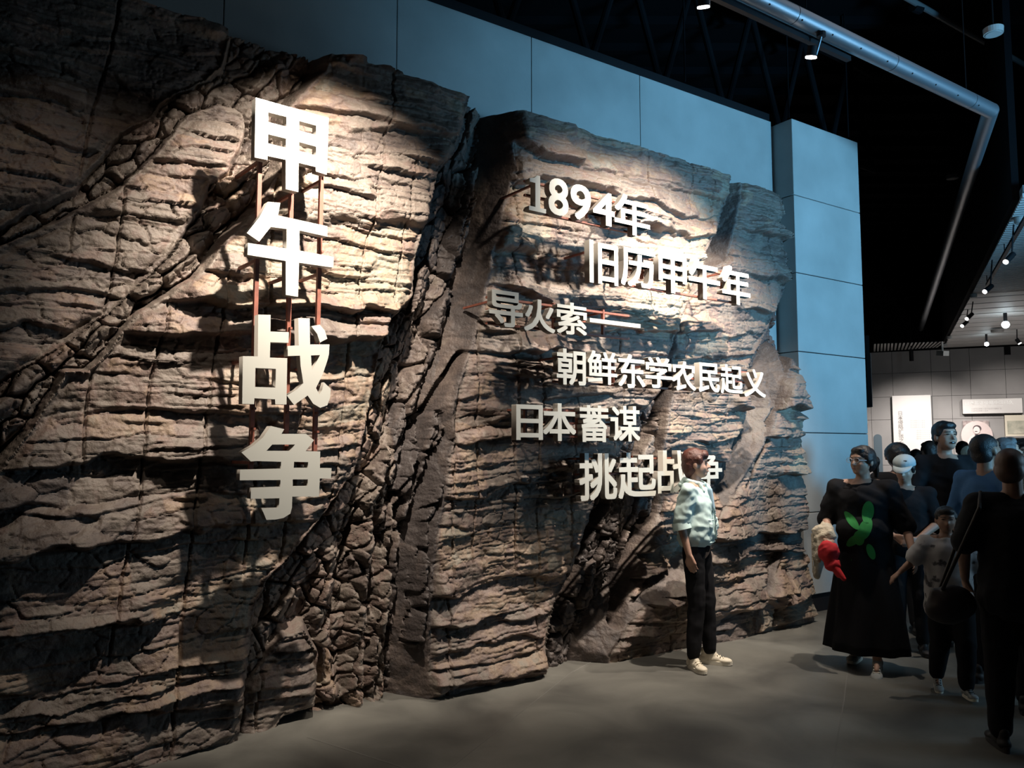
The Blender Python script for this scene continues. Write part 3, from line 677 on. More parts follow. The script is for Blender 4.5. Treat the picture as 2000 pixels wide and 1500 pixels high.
# portrait board, a generic seated man
pb = empty('portrait_board', FP0+FD*fu(1907, 850)[0]); tag(pb, 'pinkish old portrait photo of a seated man with a moustache in a round vignette', 'picture')
M_orn = mat('ornament_print', (.09, .06, .06), .6, rgb2=(.62, .52, .50), vscale=9); M_pink = mat('vignette_print', (.66, .54, .52), .6, var=.08, vscale=3); M_ink = mat('ink_print', (.06, .04, .045), .6); M_skinp = mat('face_print', (.72, .62, .60), .6)
fbox('board', 1880.5, 822, 1935, 905, .0, .08, M_orn, pb)
def fdisc(name, x, y, rx, rz_, w0, m, parent, seg=28):
    u, z = fu(x, y, w0); s = FP.y/F_PX; bm = bmesh.new(); A = []
    for k in range(seg): t_ = 2*PI*k/seg; A.append(bm.verts.new(FP0+FD*(u+rx*s*1.1*math.cos(t_))+FN*w0+Vector((0, 0, z+rz_*s*math.sin(t_)))))
    f = bm.faces.new(A); r_ = bmesh.ops.extrude_face_region(bm, geom=[f]); bmesh.ops.translate(bm, vec=-FN*.008, verts=[v for v in r_['geom'] if isinstance(v, bmesh.types.BMVert)])
    return bmobj(name, bm, m, parent)
fdisc('vignette', 1908, 850, 24, 27, .09, M_pink, pb); fdisc('coat', 1908, 871, 15, 22, .10, M_skinp, pb); fdisc('coat_side', 1899, 876, 3, 20, .108, M_ink, pb)
fdisc('hair', 1908.5, 836.5, 6.3, 6, .112, M_ink, pb); fdisc('face', 1907.5, 840, 5, 7, .121, M_skinp, pb); fdisc('moustache', 1906.5, 842.5, 2.2, .7, .13, M_ink, pb); fdisc('tie', 1907, 849, 2.6, .9, .13, M_ink, pb)
pr = empty('print_board', FP0+FD*fu(1990, 840)[0]); tag(pr, 'cream historical print of a crowd scene at the right edge of the far wall', 'picture')
fbox('board', 1962, 811, 2032, 857, .0, .08, mat('print_cream', (.74, .68, .55), .6), pr); fbox('print_image', 1967, 822, 2028, 847, .08, .09, mat('print_green', (.30, .31, .24), .6, rgb2=(.68, .64, .52), vscale=6), pr); fbox('ledge', 1962, 852, 2032, 855, .08, .14, M_ltr, pr)
# lit slip of a side display just past the pillar
sp = empty('side_display', hit(1703, 700, Vector((0, 13, 0)), Vector((0, 1, 0)))); tag(sp, 'narrow bright edge of a display wall just past the right side of the pillar', 'display wall')
def slab_at(name, x0, x1, y0, y1, Y, m, parent, th=.3):
    a = hit(x0, y0, Vector((0, Y, 0)), Vector((0, 1, 0))); b = hit(x1, y1, Vector((0, Y, 0)), Vector((0, 1, 0)))
    bm = bmesh.new(); box_axes(bm, ((a.x+b.x)/2, Y+th/2, (a.z+b.z)/2), ((b.x-a.x)/2, 0, 0), (0, th/2, 0), (0, 0, (a.z-b.z)/2)); return bmobj(name, bm, m, parent)
slab_at('display_edge', 1690, 1705.5, 770, 1400, 12.5, M_board, sp)
slab_at('dark_edge', 1690, 1702.5, 655, 795, 12.9, M_black, sp); slab_at('lit_letters', 1700, 1704.5, 690, 795, 13.2, M_board, sp)
# ------------------------------------------------------------------ low slatted ceiling of the bay
E1 = tpt(1995, 390, FZ); E2 = tpt(1843, 680, FZ); ed = (E2-E1).normalized()
M_slat = mat('ceiling_slat', (.42, .41, .40), .6); M_slatback = mat('slat_gap', (.12, .12, .12), .8)
lc = empty('bay_ceiling', E1); tag(lc, kind='structure'); lc.name = 'ceiling_low'
def edge_pt(p): # intersection of the line through p along FD with the edge
    # E1 + ed*t = p + FD*s
    a = Matrix(((ed.x, -FD.x), (ed.y, -FD.y))).inverted() @ Vector((p.x-E1.x, p.y-E1.y)).to_2d(); return E1+ed*a[0]
L = (E2-E1).length
bm = bmesh.new(); q = [E1-ed*.1, E2+ed*.4, E2+ed*.4+FD*9, E1-ed*.1+FD*9]; f = bm.faces.new([bm.verts.new(v+Vector((0, 0, .05))) for v in q])
r_ = bmesh.ops.extrude_face_region(bm, geom=[f]); bmesh.ops.translate(bm, vec=(0, 0, .06), verts=[v for v in r_['geom'] if isinstance(v, bmesh.types.BMVert)]); bmobj('ceiling_board', bm, M_slatback, lc)
t_ = -.05; 
while t_ < L:
    fine = t_ < L*.42; wdt = .045 if fine else .50; st = .085 if fine else .56
    p = E1+ed*t_; c = p+FD*4.5; bm = bmesh.new(); box_axes(bm, c+Vector((0, 0, .02)), FD*4.5, FN*(wdt/2), Vector((0, 0, .02))); bmobj('slat', bm, M_slat, lc); t_ += st
bm = bmesh.new(); c = (E1+ed*.1+E2)/2; box_axes(bm, c+Vector((0, 0, 1.38))-FD*.03, (E2-E1-ed*.1)/2, FD*.03, Vector((0, 0, 1.35))); o = bmobj('trim_2', bm, M_ceil); tag(o, kind='structure')
lv = empty('louvre_strip', tpt(1770, 680, 3.95)); tag(lv, 'row of pale louvre blades under the dark ceiling against the far wall', 'louvre')
for k in range(19):
    x = 1708+k*6.7; a = tpt(x, 686.5-k*.45, 3.93); b = tpt(x+max(0, (k-5))*1.1+1, 672-k*.25, 3.93); a = a
    bm = bmesh.new(); d_ = (b-a)/2; box_axes(bm, (a+b)/2, d_, d_.normalized().cross(Vector((0, 0, 1)))*.02, Vector((0, 0, .006))); bmobj('blade', bm, M_slat, lv)
# fittings under the bay ceiling
def disc(name, x, y, rpx, z, lab, m=M_white, parts=True):
    p = tpt(x, y, z); r = rpx*p.y/F_PX; bm = bmesh.new(); tube(bm, p-Vector((0, 0, .03)), p+Vector((0, 0, .02)), r, 24, r*1.05); o = bmobj(name, bm, m); tag(o, lab, 'speaker')
    bm = bmesh.new(); tube(bm, p-Vector((0, 0, .036)), p-Vector((0, 0, .030)), r*.8, 20); bmobj('grille', bm, m, o)
    if z > 4.2: bar('suspension_rod', p, Vector((p.x, p.y, CH)), .008, o)
    return o
M_spk = mat('speaker_white', (.33, .33, .32), .6)
disc('ceiling_speaker', 1993, 429, 11, FZ-.03, 'white round ceiling speaker at the right edge of the slatted ceiling', M_spk)
disc('ceiling_speaker', 1901, 577, 6.5, FZ-.03, 'small round ceiling speaker midway along the pale slatted ceiling edge', M_spk)
disc('ceiling_speaker', 1948, 646, 11, FZ-.05, 'half-dome ceiling speaker beside the glaring lamp', M_spk)
disc('ceiling_speaker', 1854, 659, 4.5, FZ-.03, 'tiny round ceiling speaker near the far wall, upper of two', M_spk)
disc('ceiling_speaker', 1844, 674, 5.5, FZ-.04, 'tiny round ceiling speaker nearest the far wall', M_spk)
disc('hanging_speaker', 1916, 495, 12, 4.6, 'round speaker hanging in the dark just left of the slatted ceiling', M_spk)
disc('hanging_speaker', 1940, 60, 18, 5.2, 'largest round speaker hanging in the dark at the upper right', M_spk)
disc('hanging_speaker', 1860, 345, 11, 5.6, 'small round speaker hanging in the dark left of the lighting tube leg', M_spk)
# track with heads
ta = tpt(2012, 410, FZ-.12); tb_ = tpt(1928, 556, FZ-.12)
bm = bmesh.new(); d_ = (tb_-ta)/2; box_axes(bm, (ta+tb_)/2, d_, d_.normalized().cross(Vector((0, 0, 1)))*.018, Vector((0, 0, .016))); o = bmobj('lighting_track', bm, M_dark); tag(o, 'dark lighting track under the slatted ceiling at the right', 'track')
for k in (0, .5, 1):
    q = ta.lerp(tb_, k); bar('hanger', q, q+Vector((0, 0, .14)), .005, o)
for (x, y, xb, yb, sz, lab) in ((1964, 512, 1979, 496, 5.6, 'black track spotlight nearest the camera under the slatted ceiling'), (1923, 570, 1937, 558, 4.8, 'black track spotlight at the far end of the dark track'), (1888, 623, 1899, 613, 3.8, 'small black spotlight, upper of the close pair over the far bay'), (1879, 637, 1889, 628, 3.6, 'small black spotlight, lower of the close pair over the far bay'), (1992, 671, 1985, 662, 3.6, 'small black spotlight near the far wall at the right edge')):
    f0 = tpt(x, y, FZ-.42 if sz > 4 else FZ-.3); sc_ = f0.y/F_PX; b0 = hit(xb, yb, Vector((0, f0.y+.03, 0)), Vector((0, 1, 0))); r = sz*sc_; ax = (b0-f0).normalized()
    rt = empty('track_spotlight', b0); tag(rt, lab, 'spotlight', 'black track heads of the far bay')
    bm = bmesh.new(); tube(bm, f0+ax*.01, b0, r, 16); bmobj('body', bm, M_black, rt)
    bm = bmesh.new(); tube(bm, f0-ax*.004, f0+ax*.008, r*.86, 16); bmobj('lens', bm, M_lamp, rt)
    bm = bmesh.new(); tube(bm, b0.lerp(f0, .2), Vector((b0.x+.02, b0.y, FZ-.02)), r*.28, 8); bmobj('stem', bm, M_black, rt)
M_cold = mat('cold_lamp_glow', (1, 1, 1), .5, emit=(.75, .93, 1), es=30)
for (x, y, r, lab) in ((1964, 634, 7, 'glaring cold-white lamp over the far bay'), (1927, 672, 4, 'smaller cold-white lamp by the top of the far wall')):
    p = tpt(x, y, FZ-.2); s_ = r*p.y/F_PX; rt = empty('cold_lamp', p); tag(rt, lab, 'lamp')
    bm = bmesh.new(); bmesh.ops.create_uvsphere(bm, u_segments=16, v_segments=10, radius=s_, matrix=Matrix.Translation(p)); bmobj('bulb', bm, M_cold, rt, smooth=True)
    bm = bmesh.new(); tube(bm, p+Vector((0, 0, s_*.6)), p+Vector((0, 0, .2)), s_*.5, 12); bmobj('housing', bm, M_dark, rt)
p = tpt(1841, 690, FZ-.3); rt = empty('security_camera', p); tag(rt, 'small white security camera hanging before the far wall', 'camera')
bm = bmesh.new(); box_axes(bm, p, (.06, 0, 0), (0, .14, .02), (0, -.01, .05)); bmobj('housing', bm, M_white, rt); bm = bmesh.new(); tube(bm, p, p+Vector((0, 0, .25)), .02, 8); bmobj('stem', bm, M_white, rt)
p = tpt(1780, 695, FZ-.2); bm = bmesh.new(); tube(bm, p-Vector((0, 0, .12)), p+Vector((0, 0, .12)), .045, 12); o = bmobj('wall_fixture', bm, M_black); tag(o, 'small black cylinder fixture hanging before the far wall below the louvres', 'fixture'); bar('stem', p, Vector((p.x, p.y, 4.6)), .01, o, M_black)
p = tpt(1968, 686, FZ-.1); bm = bmesh.new(); box_axes(bm, p, (.11, 0, 0), (0, .1, 0), (0, 0, .09)); o = bmobj('projector', bm, M_black); tag(o, 'small black projector box near the top right of the far wall', 'projector'); bar('stem', p, p+Vector((0, 0, .25)), .02, o, M_black)
# ------------------------------------------------------------------ people
def v3(*a): return Vector(a)
def cap_bm(bm, p, q, r1, r2, seg=10):
    p, q = Vector(p), Vector(q); ax = q-p; L_ = ax.length
    if L_ < 1e-5: ax = Vector((0, 0, 1))
    rot = ax.to_track_quat('Z', 'Y'); rings = []
    for k in range(-3, 0): t_ = k*PI/8; rings.append((p, r1*math.cos(t_*1.0 if k > -4 else 0), r1*math.sin(t_)))
    rings.append((p, r1, 0)); rings.append((q, r2, 0))
    for k in range(1, 4): t_ = k*PI/8; rings.append((q, r2*math.cos(t_), r2*math.sin(t_)))
    R_ = []
    for c, r, dz in rings: R_.append([bm.verts.new(c+rot@Vector((r*math.cos(2*PI*i/seg), r*math.sin(2*PI*i/seg), dz))) for i in range(seg)])
    for A, B_ in zip(R_[:-1], R_[1:]):
        for i in range(seg): j = (i+1) % seg; bm.faces.new((A[i], A[j], B_[j], B_[i]))
    a = bm.verts.new(p+rot@Vector((0, 0, -r1))); b = bm.verts.new(q+rot@Vector((0, 0, r2)))
    for i in range(seg): j = (i+1) % seg; bm.faces.new((a, R_[0][j], R_[0][i])); bm.faces.new((b, R_[-1][i], R_[-1][j]))
def ell_bm(bm, c, r, rot=None):
    m = Matrix.Translation(Vector(c)) @ (rot.to_4x4() if rot is not None else Matrix.Identity(4)) @ Matrix.Diagonal((*r, 1))
    bmesh.ops.create_uvsphere(bm, u_segments=18, v_segments=12, radius=1, matrix=m)
def xf(prims, M):
    """rigidly move primitives"""
    out = []
    R3 = M.to_3x3()
    for p in prims:
        if p[0] == 'c': out.append(('c', M@Vector(p[1]), M@Vector(p[2]), p[3], p[4]))
        else: out.append(('e', M@Vector(p[1]), p[2], R3 @ (p[3] if len(p) > 3 and p[3] is not None else Matrix.Identity(3))))
    return out
def blob(name, prims, m, parent, vox=.008, sm=4, wr=0, ws=9, seed=1, cut=None):
    bm = bmesh.new()
    for p in prims:
        if p[0] == 'c': cap_bm(bm, *p[1:])
        else: ell_bm(bm, *p[1:])
    me = bpy.data.meshes.new(name); bm.to_mesh(me); bm.free()
    o = bpy.data.objects.new('tmp', me); col.objects.link(o)
    r = o.modifiers.new('r', 'REMESH'); r.mode = 'VOXEL'; r.voxel_size = vox; r.use_smooth_shade = True
    s = o.modifiers.new('s', 'SMOOTH'); s.factor = .5; s.iterations = sm
    bpy.context.view_layer.update(); me2 = bpy.data.meshes.new_from_object(o.evaluated_get(bpy.context.evaluated_depsgraph_get()))
    bpy.data.objects.remove(o); bpy.data.meshes.remove(me)
    if wr:
        n = len(me2.vertices); c = np.empty(n*3); me2.vertices.foreach_get('co', c); c = c.reshape(-1, 3); nn = np.empty(n*3); me2.vertices.foreach_get('normal', nn); nn = nn.reshape(-1, 3)
        w1 = fbm(c[:, 0]*ws+c[:, 2]*ws*.6+20, c[:, 2]*ws*.8+c[:, 1]*ws+30, seed, 3); w2 = 1-np.abs(fbm(c[:, 0]*ws*.7-c[:, 2]*ws*1.3+40, c[:, 2]*ws*.5-c[:, 1]*ws+50, seed+9, 2))*2
        c += nn*(wr*(w1+.6*w2-.3))[:, None]; me2.vertices.foreach_set('co', c.ravel()); me2.update()
    me2.name = name; me2.materials.clear(); me2.materials.append(m); me2.shade_smooth()
    ob = bpy.data.objects.new(name, me2); col.objects.link(ob); ob.parent = parent; return ob
def simple(name, bm, m, parent, smooth=True):
    bmesh.ops.recalc_face_normals(bm, faces=bm.faces); me = bpy.data.meshes.new(name); bm.to_mesh(me); bm.free(); me.materials.append(m)
    if smooth: me.shade_smooth()
    ob = bpy.data.objects.new(name, me); col.objects.link(ob); ob.parent = parent; return ob
M_skin = mat('skin_tone', (.42, .25, .18), .5, var=.06, vscale=12); M_skin2 = mat('skin_tone_tan', (.30, .17, .115), .5, var=.06, vscale=12)
M_hair = mat('hair_black', (.012, .010, .010), .42, bump=.4, bscale=160); M_hairr = mat('hair_auburn', (.075, .022, .014), .42, bump=.5, bscale=160); M_hairg = mat('hair_grey', (.12, .11, .11), .5, bump=.4, bscale=160)
M_eye = mat('eye_dark', (.015, .012, .012), .25); M_lip = mat('lips', (.30, .10, .085), .5); M_blk = mat('black_cloth', (.012, .012, .014), .85, bump=.2, bscale=400); M_blk2 = mat('dark_cloth', (.02, .021, .024), .85, bump=.2, bscale=400)
M_mint = mat('mint_cotton', (.52, .66, .63), .75, bump=.25, bscale=300)
for m_ in (M_blk, M_blk2): m_.node_tree.nodes['Principled BSDF'].inputs['Specular IOR Level'].default_value = .12
M_cream = mat('cream_leather', (.72, .65, .52), .55, bump=.1, bscale=120); M_sole = mat('cream_sole', (.78, .73, .62), .6)
M_gshoe = mat('grey_mesh_shoe', (.30, .31, .30), .7, bump=.3, bscale=250); M_bshoe = mat('black_shoe', (.02, .02, .022), .6); M_blue = mat('blue_cotton', (.035, .13, .30), .8, bump=.2, bscale=300)
M_kid = mat('printed_tee', (.36, .35, .35), .8, rgb2=(.05, .05, .055), vscale=9)
cr_ = [n for n in M_kid.node_tree.nodes if n.type == 'VALTORGB'][0].color_ramp; cr_.elements[0].position = .36; cr_.elements[1].position = .42
def hand(pr, w, d, n, side, curl=.35, s=1.0):
    d = Vector(d).normalized(); n = Vector(n); n = (n-d*n.dot(d)).normalized(); t_ = d.cross(n)*side     # t_ points to the thumb
    w = Vector(w)
    for i, (o_, ln, r) in enumerate(((.031, .066, .0088), (.0105, .077, .009), (-.0105, .071, .0086), (-.031, .056, .0078))):
        kn = w+(d*(.088-.006*abs(i-1))+t_*o_)*s; pr.append(('c', w+(d*.015+t_*o_*.45)*s, kn, .0165*s, .0125*s)); p = kn; a = 0
        for j, fr in enumerate((.42, .32, .26)):
            a += curl*(1.1 if j else .8); q = p+(d*math.cos(a)+n*math.sin(a))*(ln*fr*s); pr.append(('c', p, q, r*(1-.09*j)*s, r*(.93-.09*j)*s)); p = q
    a = w+(d*.022+t_*.018+n*.004)*s; b = a+(d*.030+t_*.026+n*.012)*s; c = b+(d*.032+t_*.006+n*.012)*s
    pr.append(('c', a, b, .0145*s, .0115*s)); pr.append(('c', b, c, .011*s, .0085*s))
def head_prims(hc, M, s=1.0, wide=1.0, young=False):
    """head around hc; M turns it (local +Y is forward). About .235 m tall at s=1"""
    P = [('e', (0, -.012, .022), (.0765*wide, .094, .092)), ('e', (0, .018, -.030), (.0655*wide, .068, .078)), ('e', (0, .040, -.078), (.040*wide, .040, .032)),
         ('e', (.030*wide, .052, -.030), (.026, .024, .028)), ('e', (-.030*wide, .052, -.030), (.026, .024, .028)), ('e', (0, .068, .030), (.046, .018, .018)),
         ('c', (0, .082, .004), (0, .100, -.026), .0075, .0115), ('e', (.010, .090, -.029), (.0085, .0085, .007)), ('e', (-.010, .090, -.029), (.0085, .0085, .007)),
         ('e', (0, .078, -.053), (.020, .013, .0065)), ('e', (0, .076, -.063), (.017, .013, .007)),
         ('e', (.078*wide, -.008, -.012), (.010, .020, .031)), ('e', (-.078*wide, -.008, -.012), (.010, .020, .031))]
    P = [(p[0], *(tuple(Vector(q)*s for q in p[1:3]) if p[0] == 'c' else (Vector(p[1])*s, Vector(p[2])*s)), *([p[3]*s, p[4]*s] if p[0] == 'c' else [])) for p in P]
    return xf(P, Matrix.Translation(hc) @ M.to_4x4())
def shoe(parent, ank, yaw, pitch, m, ms, s=1.0, lab=None, laces=None):
    """ank: ankle joint .085 above the ground when flat"""
    M = Matrix.Translation(Vector(ank)) @ Matrix.Rotation(yaw, 4, 'Z') @ Matrix.Rotation(-pitch, 4, 'X') @ Matrix.Diagonal((s, s, s, 1))
    S_ = Matrix.Diagonal((1, 1, 1))
    P = [('e', (0, -.045, -.045), (.036*s, .042*s, .034*s)), ('e', (0, .03, -.042), (.038*s, .07*s, .036*s)), ('e', (0, .115, -.052), (.043*s, .060*s, .026*s)), ('e', (0, .01, -.012), (.036*s, .050*s, .036*s)), ('c', (0, -.035, -.03), (0, -.045, .015), .030*s, .030*s)]
    M2 = Matrix.Translation(Vector(ank)) @ Matrix.Rotation(yaw, 4, 'Z') @ Matrix.Rotation(-pitch, 4, 'X')
    P = [('e', Vector(p[1])*s, p[2]) if p[0] == 'e' else ('c', Vector(p[1])*s, Vector(p[2])*s, p[3], p[4]) for p in P]
    o = blob('shoe', xf(P, M2), m, parent, .006, 3); 
    if lab: o['label'] = lab
    bm = bmesh.new(); A = []; B_ = []
    for k in range(28):
        t_ = 2*PI*k/28; y = .04+.135*math.sin(t_); x = (.040+.008*math.sin(t_)-.006*math.cos(2*t_))*math.cos(t_)
        A.append(bm.verts.new(M@Vector((x*1.02, y, -.085+.008*max(0, math.sin(t_))**4)))); B_.append(bm.verts.new(M@Vector((x*1.06, y, -.056+.006*max(0, -math.sin(t_))))))
    for k in range(28): j = (k+1) % 28; bm.faces.new((A[k], A[j], B_[j], B_[k]))
    bm.faces.new(A[::-1]); bm.faces.new(B_); simple('sole', bm, ms, o, False)
    if laces is not None:
        for k in range(4):
            bm = bmesh.new(); y = .035+.022*k; z = .012-.009*k; cap_bm(bm, M@Vector((-.02, y, z-.012)), M@Vector((.02, y+.006, z-.012)), .0045*s, .0045*s, 6); simple('lace', bm, laces, o)
    return o
def person(loc, fwd, H=1.65, label='', head_fwd=None, head_pitch=0, skin=None, hair=None, hairstyle='short', arms=None, legs=None, top=None, topsleeve=.55, topfit=1.0, topz=.86, toplabel=None,
           bottom=None, bottomfit=1.0, shoes=(None, None), shoe_pitch=(0, 0), vox=.009, cvox=.013, shoulder=.185, belly=0, lean=(0, 0), mouth_open=0, group=None, curls=(.35, .35), palms=None, wide=1.0, bald=False, eyes=True, wr=.008, wscale=9):
    k = H/1.70; yaw = math.atan2(-fwd[0], fwd[1]); rt = empty('person', (loc[0], loc[1], 0), yaw); tag(rt, label, 'person', group)
    hf = head_fwd or fwd; hy = math.atan2(-hf[0], hf[1])-yaw
    skin = skin or M_skin; lx, ly = lean
    arms = arms or {}; legs = legs or {}
    sh = {s: Vector((shoulder*s+lx*.8, ly*.8, 1.385)) for s in (-1, 1)}
    el = {s: Vector(arms.get(s, {}).get('e', (.235*s, -.03, 1.11))) for s in (-1, 1)}
    wr_ = {s: Vector(arms.get(s, {}).get('w', (.25*s, .05, .875))) for s in (-1, 1)}
    hip = {s: Vector((.088*s, 0, .90)) for s in (-1, 1)}
    kn = {s: Vector(legs.get(s, {}).get('k', (.095*s, .02, .49))) for s in (-1, 1)}
    an = {s: Vector(legs.get(s, {}).get('a', (.095*s, -.01, .085))) for s in (-1, 1)}
    hc = Vector((lx, ly+.012, 1.585)); nb = Vector((lx*.8, ly*.8-.012, 1.42)); chest = Vector((lx*.6, ly*.6, 1.25)); waist = Vector((lx*.3, ly*.3, 1.05)); pel = Vector((0, 0, .93))
    P = [('c', nb, hc+Vector((0, -.02, -.06)), .055, .053), ('e', chest+Vector((0, 0, .04)), (.150, .098, .17)), ('c', chest, waist, .105, .098), ('e', waist, (.125+belly*.3, .09+belly, .14)), ('e', pel, (.155, .105, .12)), ('c', nb+Vector((.03, 0, -.02)), sh[1], .05, .052), ('c', nb+Vector((-.03, 0, -.02)), sh[-1], .05, .052)]
    for s in (-1, 1):
        P += [('c', sh[s], el[s], .051, .039), ('c', el[s], wr_[s], .040, .0255), ('c', hip[s], kn[s], .080, .053), ('c', kn[s], an[s], .053, .034), ('c', an[s], an[s]+Vector((-.07*math.sin(legs.get(s, {}).get('yaw', -.12*s)), .07*math.cos(legs.get(s, {}).get('yaw', -.12*s)), -.052)), .030, .018)]
        dd = (wr_[s]-el[s]).normalized(); ad = arms.get(s, {}).get('hd'); pn = arms.get(s, {}).get('pn', (-s, .2, 0))
        hand(P, wr_[s], ad or dd, pn, -s if not arms.get(s, {}).get('flip') else s, curls[0 if s < 0 else 1])
    Mh = Matrix.Rotation(hy, 3, 'Z') @ Matrix.Rotation(head_pitch, 3, 'X')
    P += head_prims(hc, Mh, 1.0, wide)
    body = blob('body', P, skin, rt, vox/k, 3); 
    Hm = Matrix.Translation(hc) @ Mh.to_4x4()
    if eyes:
        for s in (-1, 1):
            bm = bmesh.new(); ell_bm(bm, Hm@Vector((.031*s*wide, .079, .008)), (.0135, .006, .0045), Mh@Matrix.Rotation(-.25*s, 3, 'Z')); simple('eye', bm, M_eye, rt)
            bm = bmesh.new(); cap_bm(bm, Hm@Vector((.016*s, .0865, .027)), Hm@Vector((.047*s*wide, .074, .027)), .0038, .0028, 6); simple('eyebrow', bm, M_hair, rt)
        bm = bmesh.new(); ell_bm(bm, Hm@Vector((0, .090 if not mouth_open else .086, -.058)), (.021, .005, .0035+mouth_open), Mh); simple('mouth', bm, M_eye if mouth_open else M_lip, rt)
    hm = hair or M_hair
    if hairstyle == 'short':
        Q = [('e', (0, -.022, .040), (.084*wide, .095, .088)), ('e', (0, -.050, .0), (.076*wide, .066, .082)), ('e', (0, .045, .078), (.062*wide, .045, .035)), ('e', (.070*wide, .008, .030), (.016, .030, .035)), ('e', (-.070*wide, .008, .030), (.016, .030, .035))]
    elif hairstyle == 'bob':
        Q = [('e', (0, -.024, .040), (.090, .100, .093)), ('e', (0, -.055, -.010), (.084, .068, .098)), ('e', (0, .050, .072), (.070, .046, .044)), ('c', (.076, .020, .040), (.074, .020, .005), .022, .016), ('c', (-.076, .020, .040), (-.074, .020, .005), .022, .016), ('c', (0, -.06, -.06), (0, -.055, -.105), .05, .035)]
    elif hairstyle == 'tied':
        Q = [('e', (0, -.020, .036), (.085*wide, .098, .090)), ('e', (0, -.052, -.010), (.080*wide, .066, .085)), ('e', (0, .040, .082), (.058, .040, .030)), ('e', (.074*wide, .0, .02), (.016, .04, .05)), ('e', (-.074*wide, .0, .02), (.016, .04, .05)), ('e', (0, -.135, -.005), (.042, .05, .045)), ('c', (0, -.145, -.02), (0, -.155, -.12), .034, .018)]
    elif hairstyle == 'thin':
        Q = [('e', (0, -.020, .030), (.0805*wide, .098, .086)), ('e', (0, -.052, -.020), (.077*wide, .062, .072))]
    else: Q = None
    if Q:
        Q = [('e', Vector(p[1]), p[2]) if p[0] == 'e' else p for p in Q]
        h_ = blob('hair', xf(Q, Hm), hm, rt, .008, 3, wr=.004 if hairstyle != 'thin' else .001, ws=30)
    # shirt
    if top is not None:
        f = topfit; nk = 1; sd = {s: sh[s]-Vector((.02*s, 0, .066*f-.056)) for s in (-1, 1)}; T = [('e', chest+Vector((0, 0, .02)), (.170*f, .12*f, .165)), ('c', chest+Vector((.04, 0, 0)), Vector((.05, .01, topz+.10)), .118*f, .125*f), ('c', chest+Vector((-.04, 0, 0)), Vector((-.05, .01, topz+.10)), .118*f, .125*f), ('c', Vector((.06, 0, topz+.12)), Vector((.06, 0, topz+.085)), .12*f, .125*f), ('c', Vector((-.06, 0, topz+.12)), Vector((-.06, 0, topz+.085)), .12*f, .125*f),
             ('c', nb+Vector((.035, 0, -.050)), sd[1], .056, .066*f), ('c', nb+Vector((-.035, 0, -.050)), sd[-1], .056, .066*f), ('e', (0, .02+belly*.5, 1.05), (.155*f+belly*.3, .115*f+belly, .15)), ('e', nb+Vector((0, 0, -.055)), (.135, .082, .055))]
        for s in (-1, 1):
            T += [('c', nb+Vector((.045*s, -.004, -.034)), sh[s]+Vector((0, 0, -.004)), .062, .066)]
            if topsleeve <= 1: T += [('c', sd[s], sh[s].lerp(el[s], topsleeve), .066*f, .063*f)]
            else: T += [('c', sd[s], el[s], .066*f, .060*f), ('c', el[s], el[s].lerp(wr_[s], topsleeve-1), .060*f, .050*f)]
        t_ = blob('shirt', T, top, rt, cvox/k, 4, wr=wr, ws=wscale, seed=int(H*100) % 17)
        if toplabel: t_['label'] = toplabel
    if bottom is not None and bottom != 'none':
        b = bottomfit; B_ = [('e', (0, 0, .95), (.160*b, .118*b, .12))]
        for s in (-1, 1): B_ += [('c', hip[s]+Vector((0, 0, .0)), kn[s], .098*b, .075*b), ('c', kn[s], an[s]+Vector((0, 0, .03)), .074*b, .055*b)]
        blob('trousers', B_, bottom, rt, cvox/k, 4, wr=.008, ws=7, seed=3)
    if shoes[0] is not None:
        for s, pt in ((-1, shoe_pitch[0]), (1, shoe_pitch[1])):
            shoe(rt, an[s], legs.get(s, {}).get('yaw', -.12*s), pt, shoes[0], shoes[1], 1.0, laces=shoes[2] if len(shoes) > 2 else None)
    rt.scale = (k, k, k)
    rt['_k'] = 0; del rt['_k']
    return rt, Hm, dict(sh=sh, el=el, wr=wr_, hc=hc, Mh=Mh, body=body)
def gp(x, y): q = tpt(x, y, 0); return (q.x, q.y)
def gz(px, Z): return ((px-1000)/F_PX*Z, Z)

# 1 the woman in the mint jacket, looking along the wall
r1, H1, J1 = person(gp(1365, 1300), (.86, -.50), 1.575, 'short-haired woman in a mint jacket and black trousers standing by the rock, looking right', head_fwd=(.975, -.22), head_pitch=.02,
    hair=M_hairr, hairstyle='bob', arms={1: dict(e=(.205, -.06, 1.13), w=(.20, .0, .885), pn=(-1, .1, 0)), -1: dict(e=(-.22, -.10, 1.13), w=(-.17, -.06, .92))},
    legs={1: dict(k=(.10, .02, .49), a=(.13, .00, .085), yaw=-.75), -1: dict(k=(-.09, .05, .49), a=(-.10, .06, .085), yaw=.15)}, top=M_mint, topsleeve=.95, topfit=1.16, topz=.95,
    bottom=M_blk, bottomfit=.94, shoes=(M_cream, M_sole, M_cream), vox=.006, cvox=.010, wr=.012, wscale=11)
for o in list(r1.children):
    if o.name.startswith('shirt'): o.name = 'jacket'; o['label'] = 'mint cotton jacket with rolled sleeves'
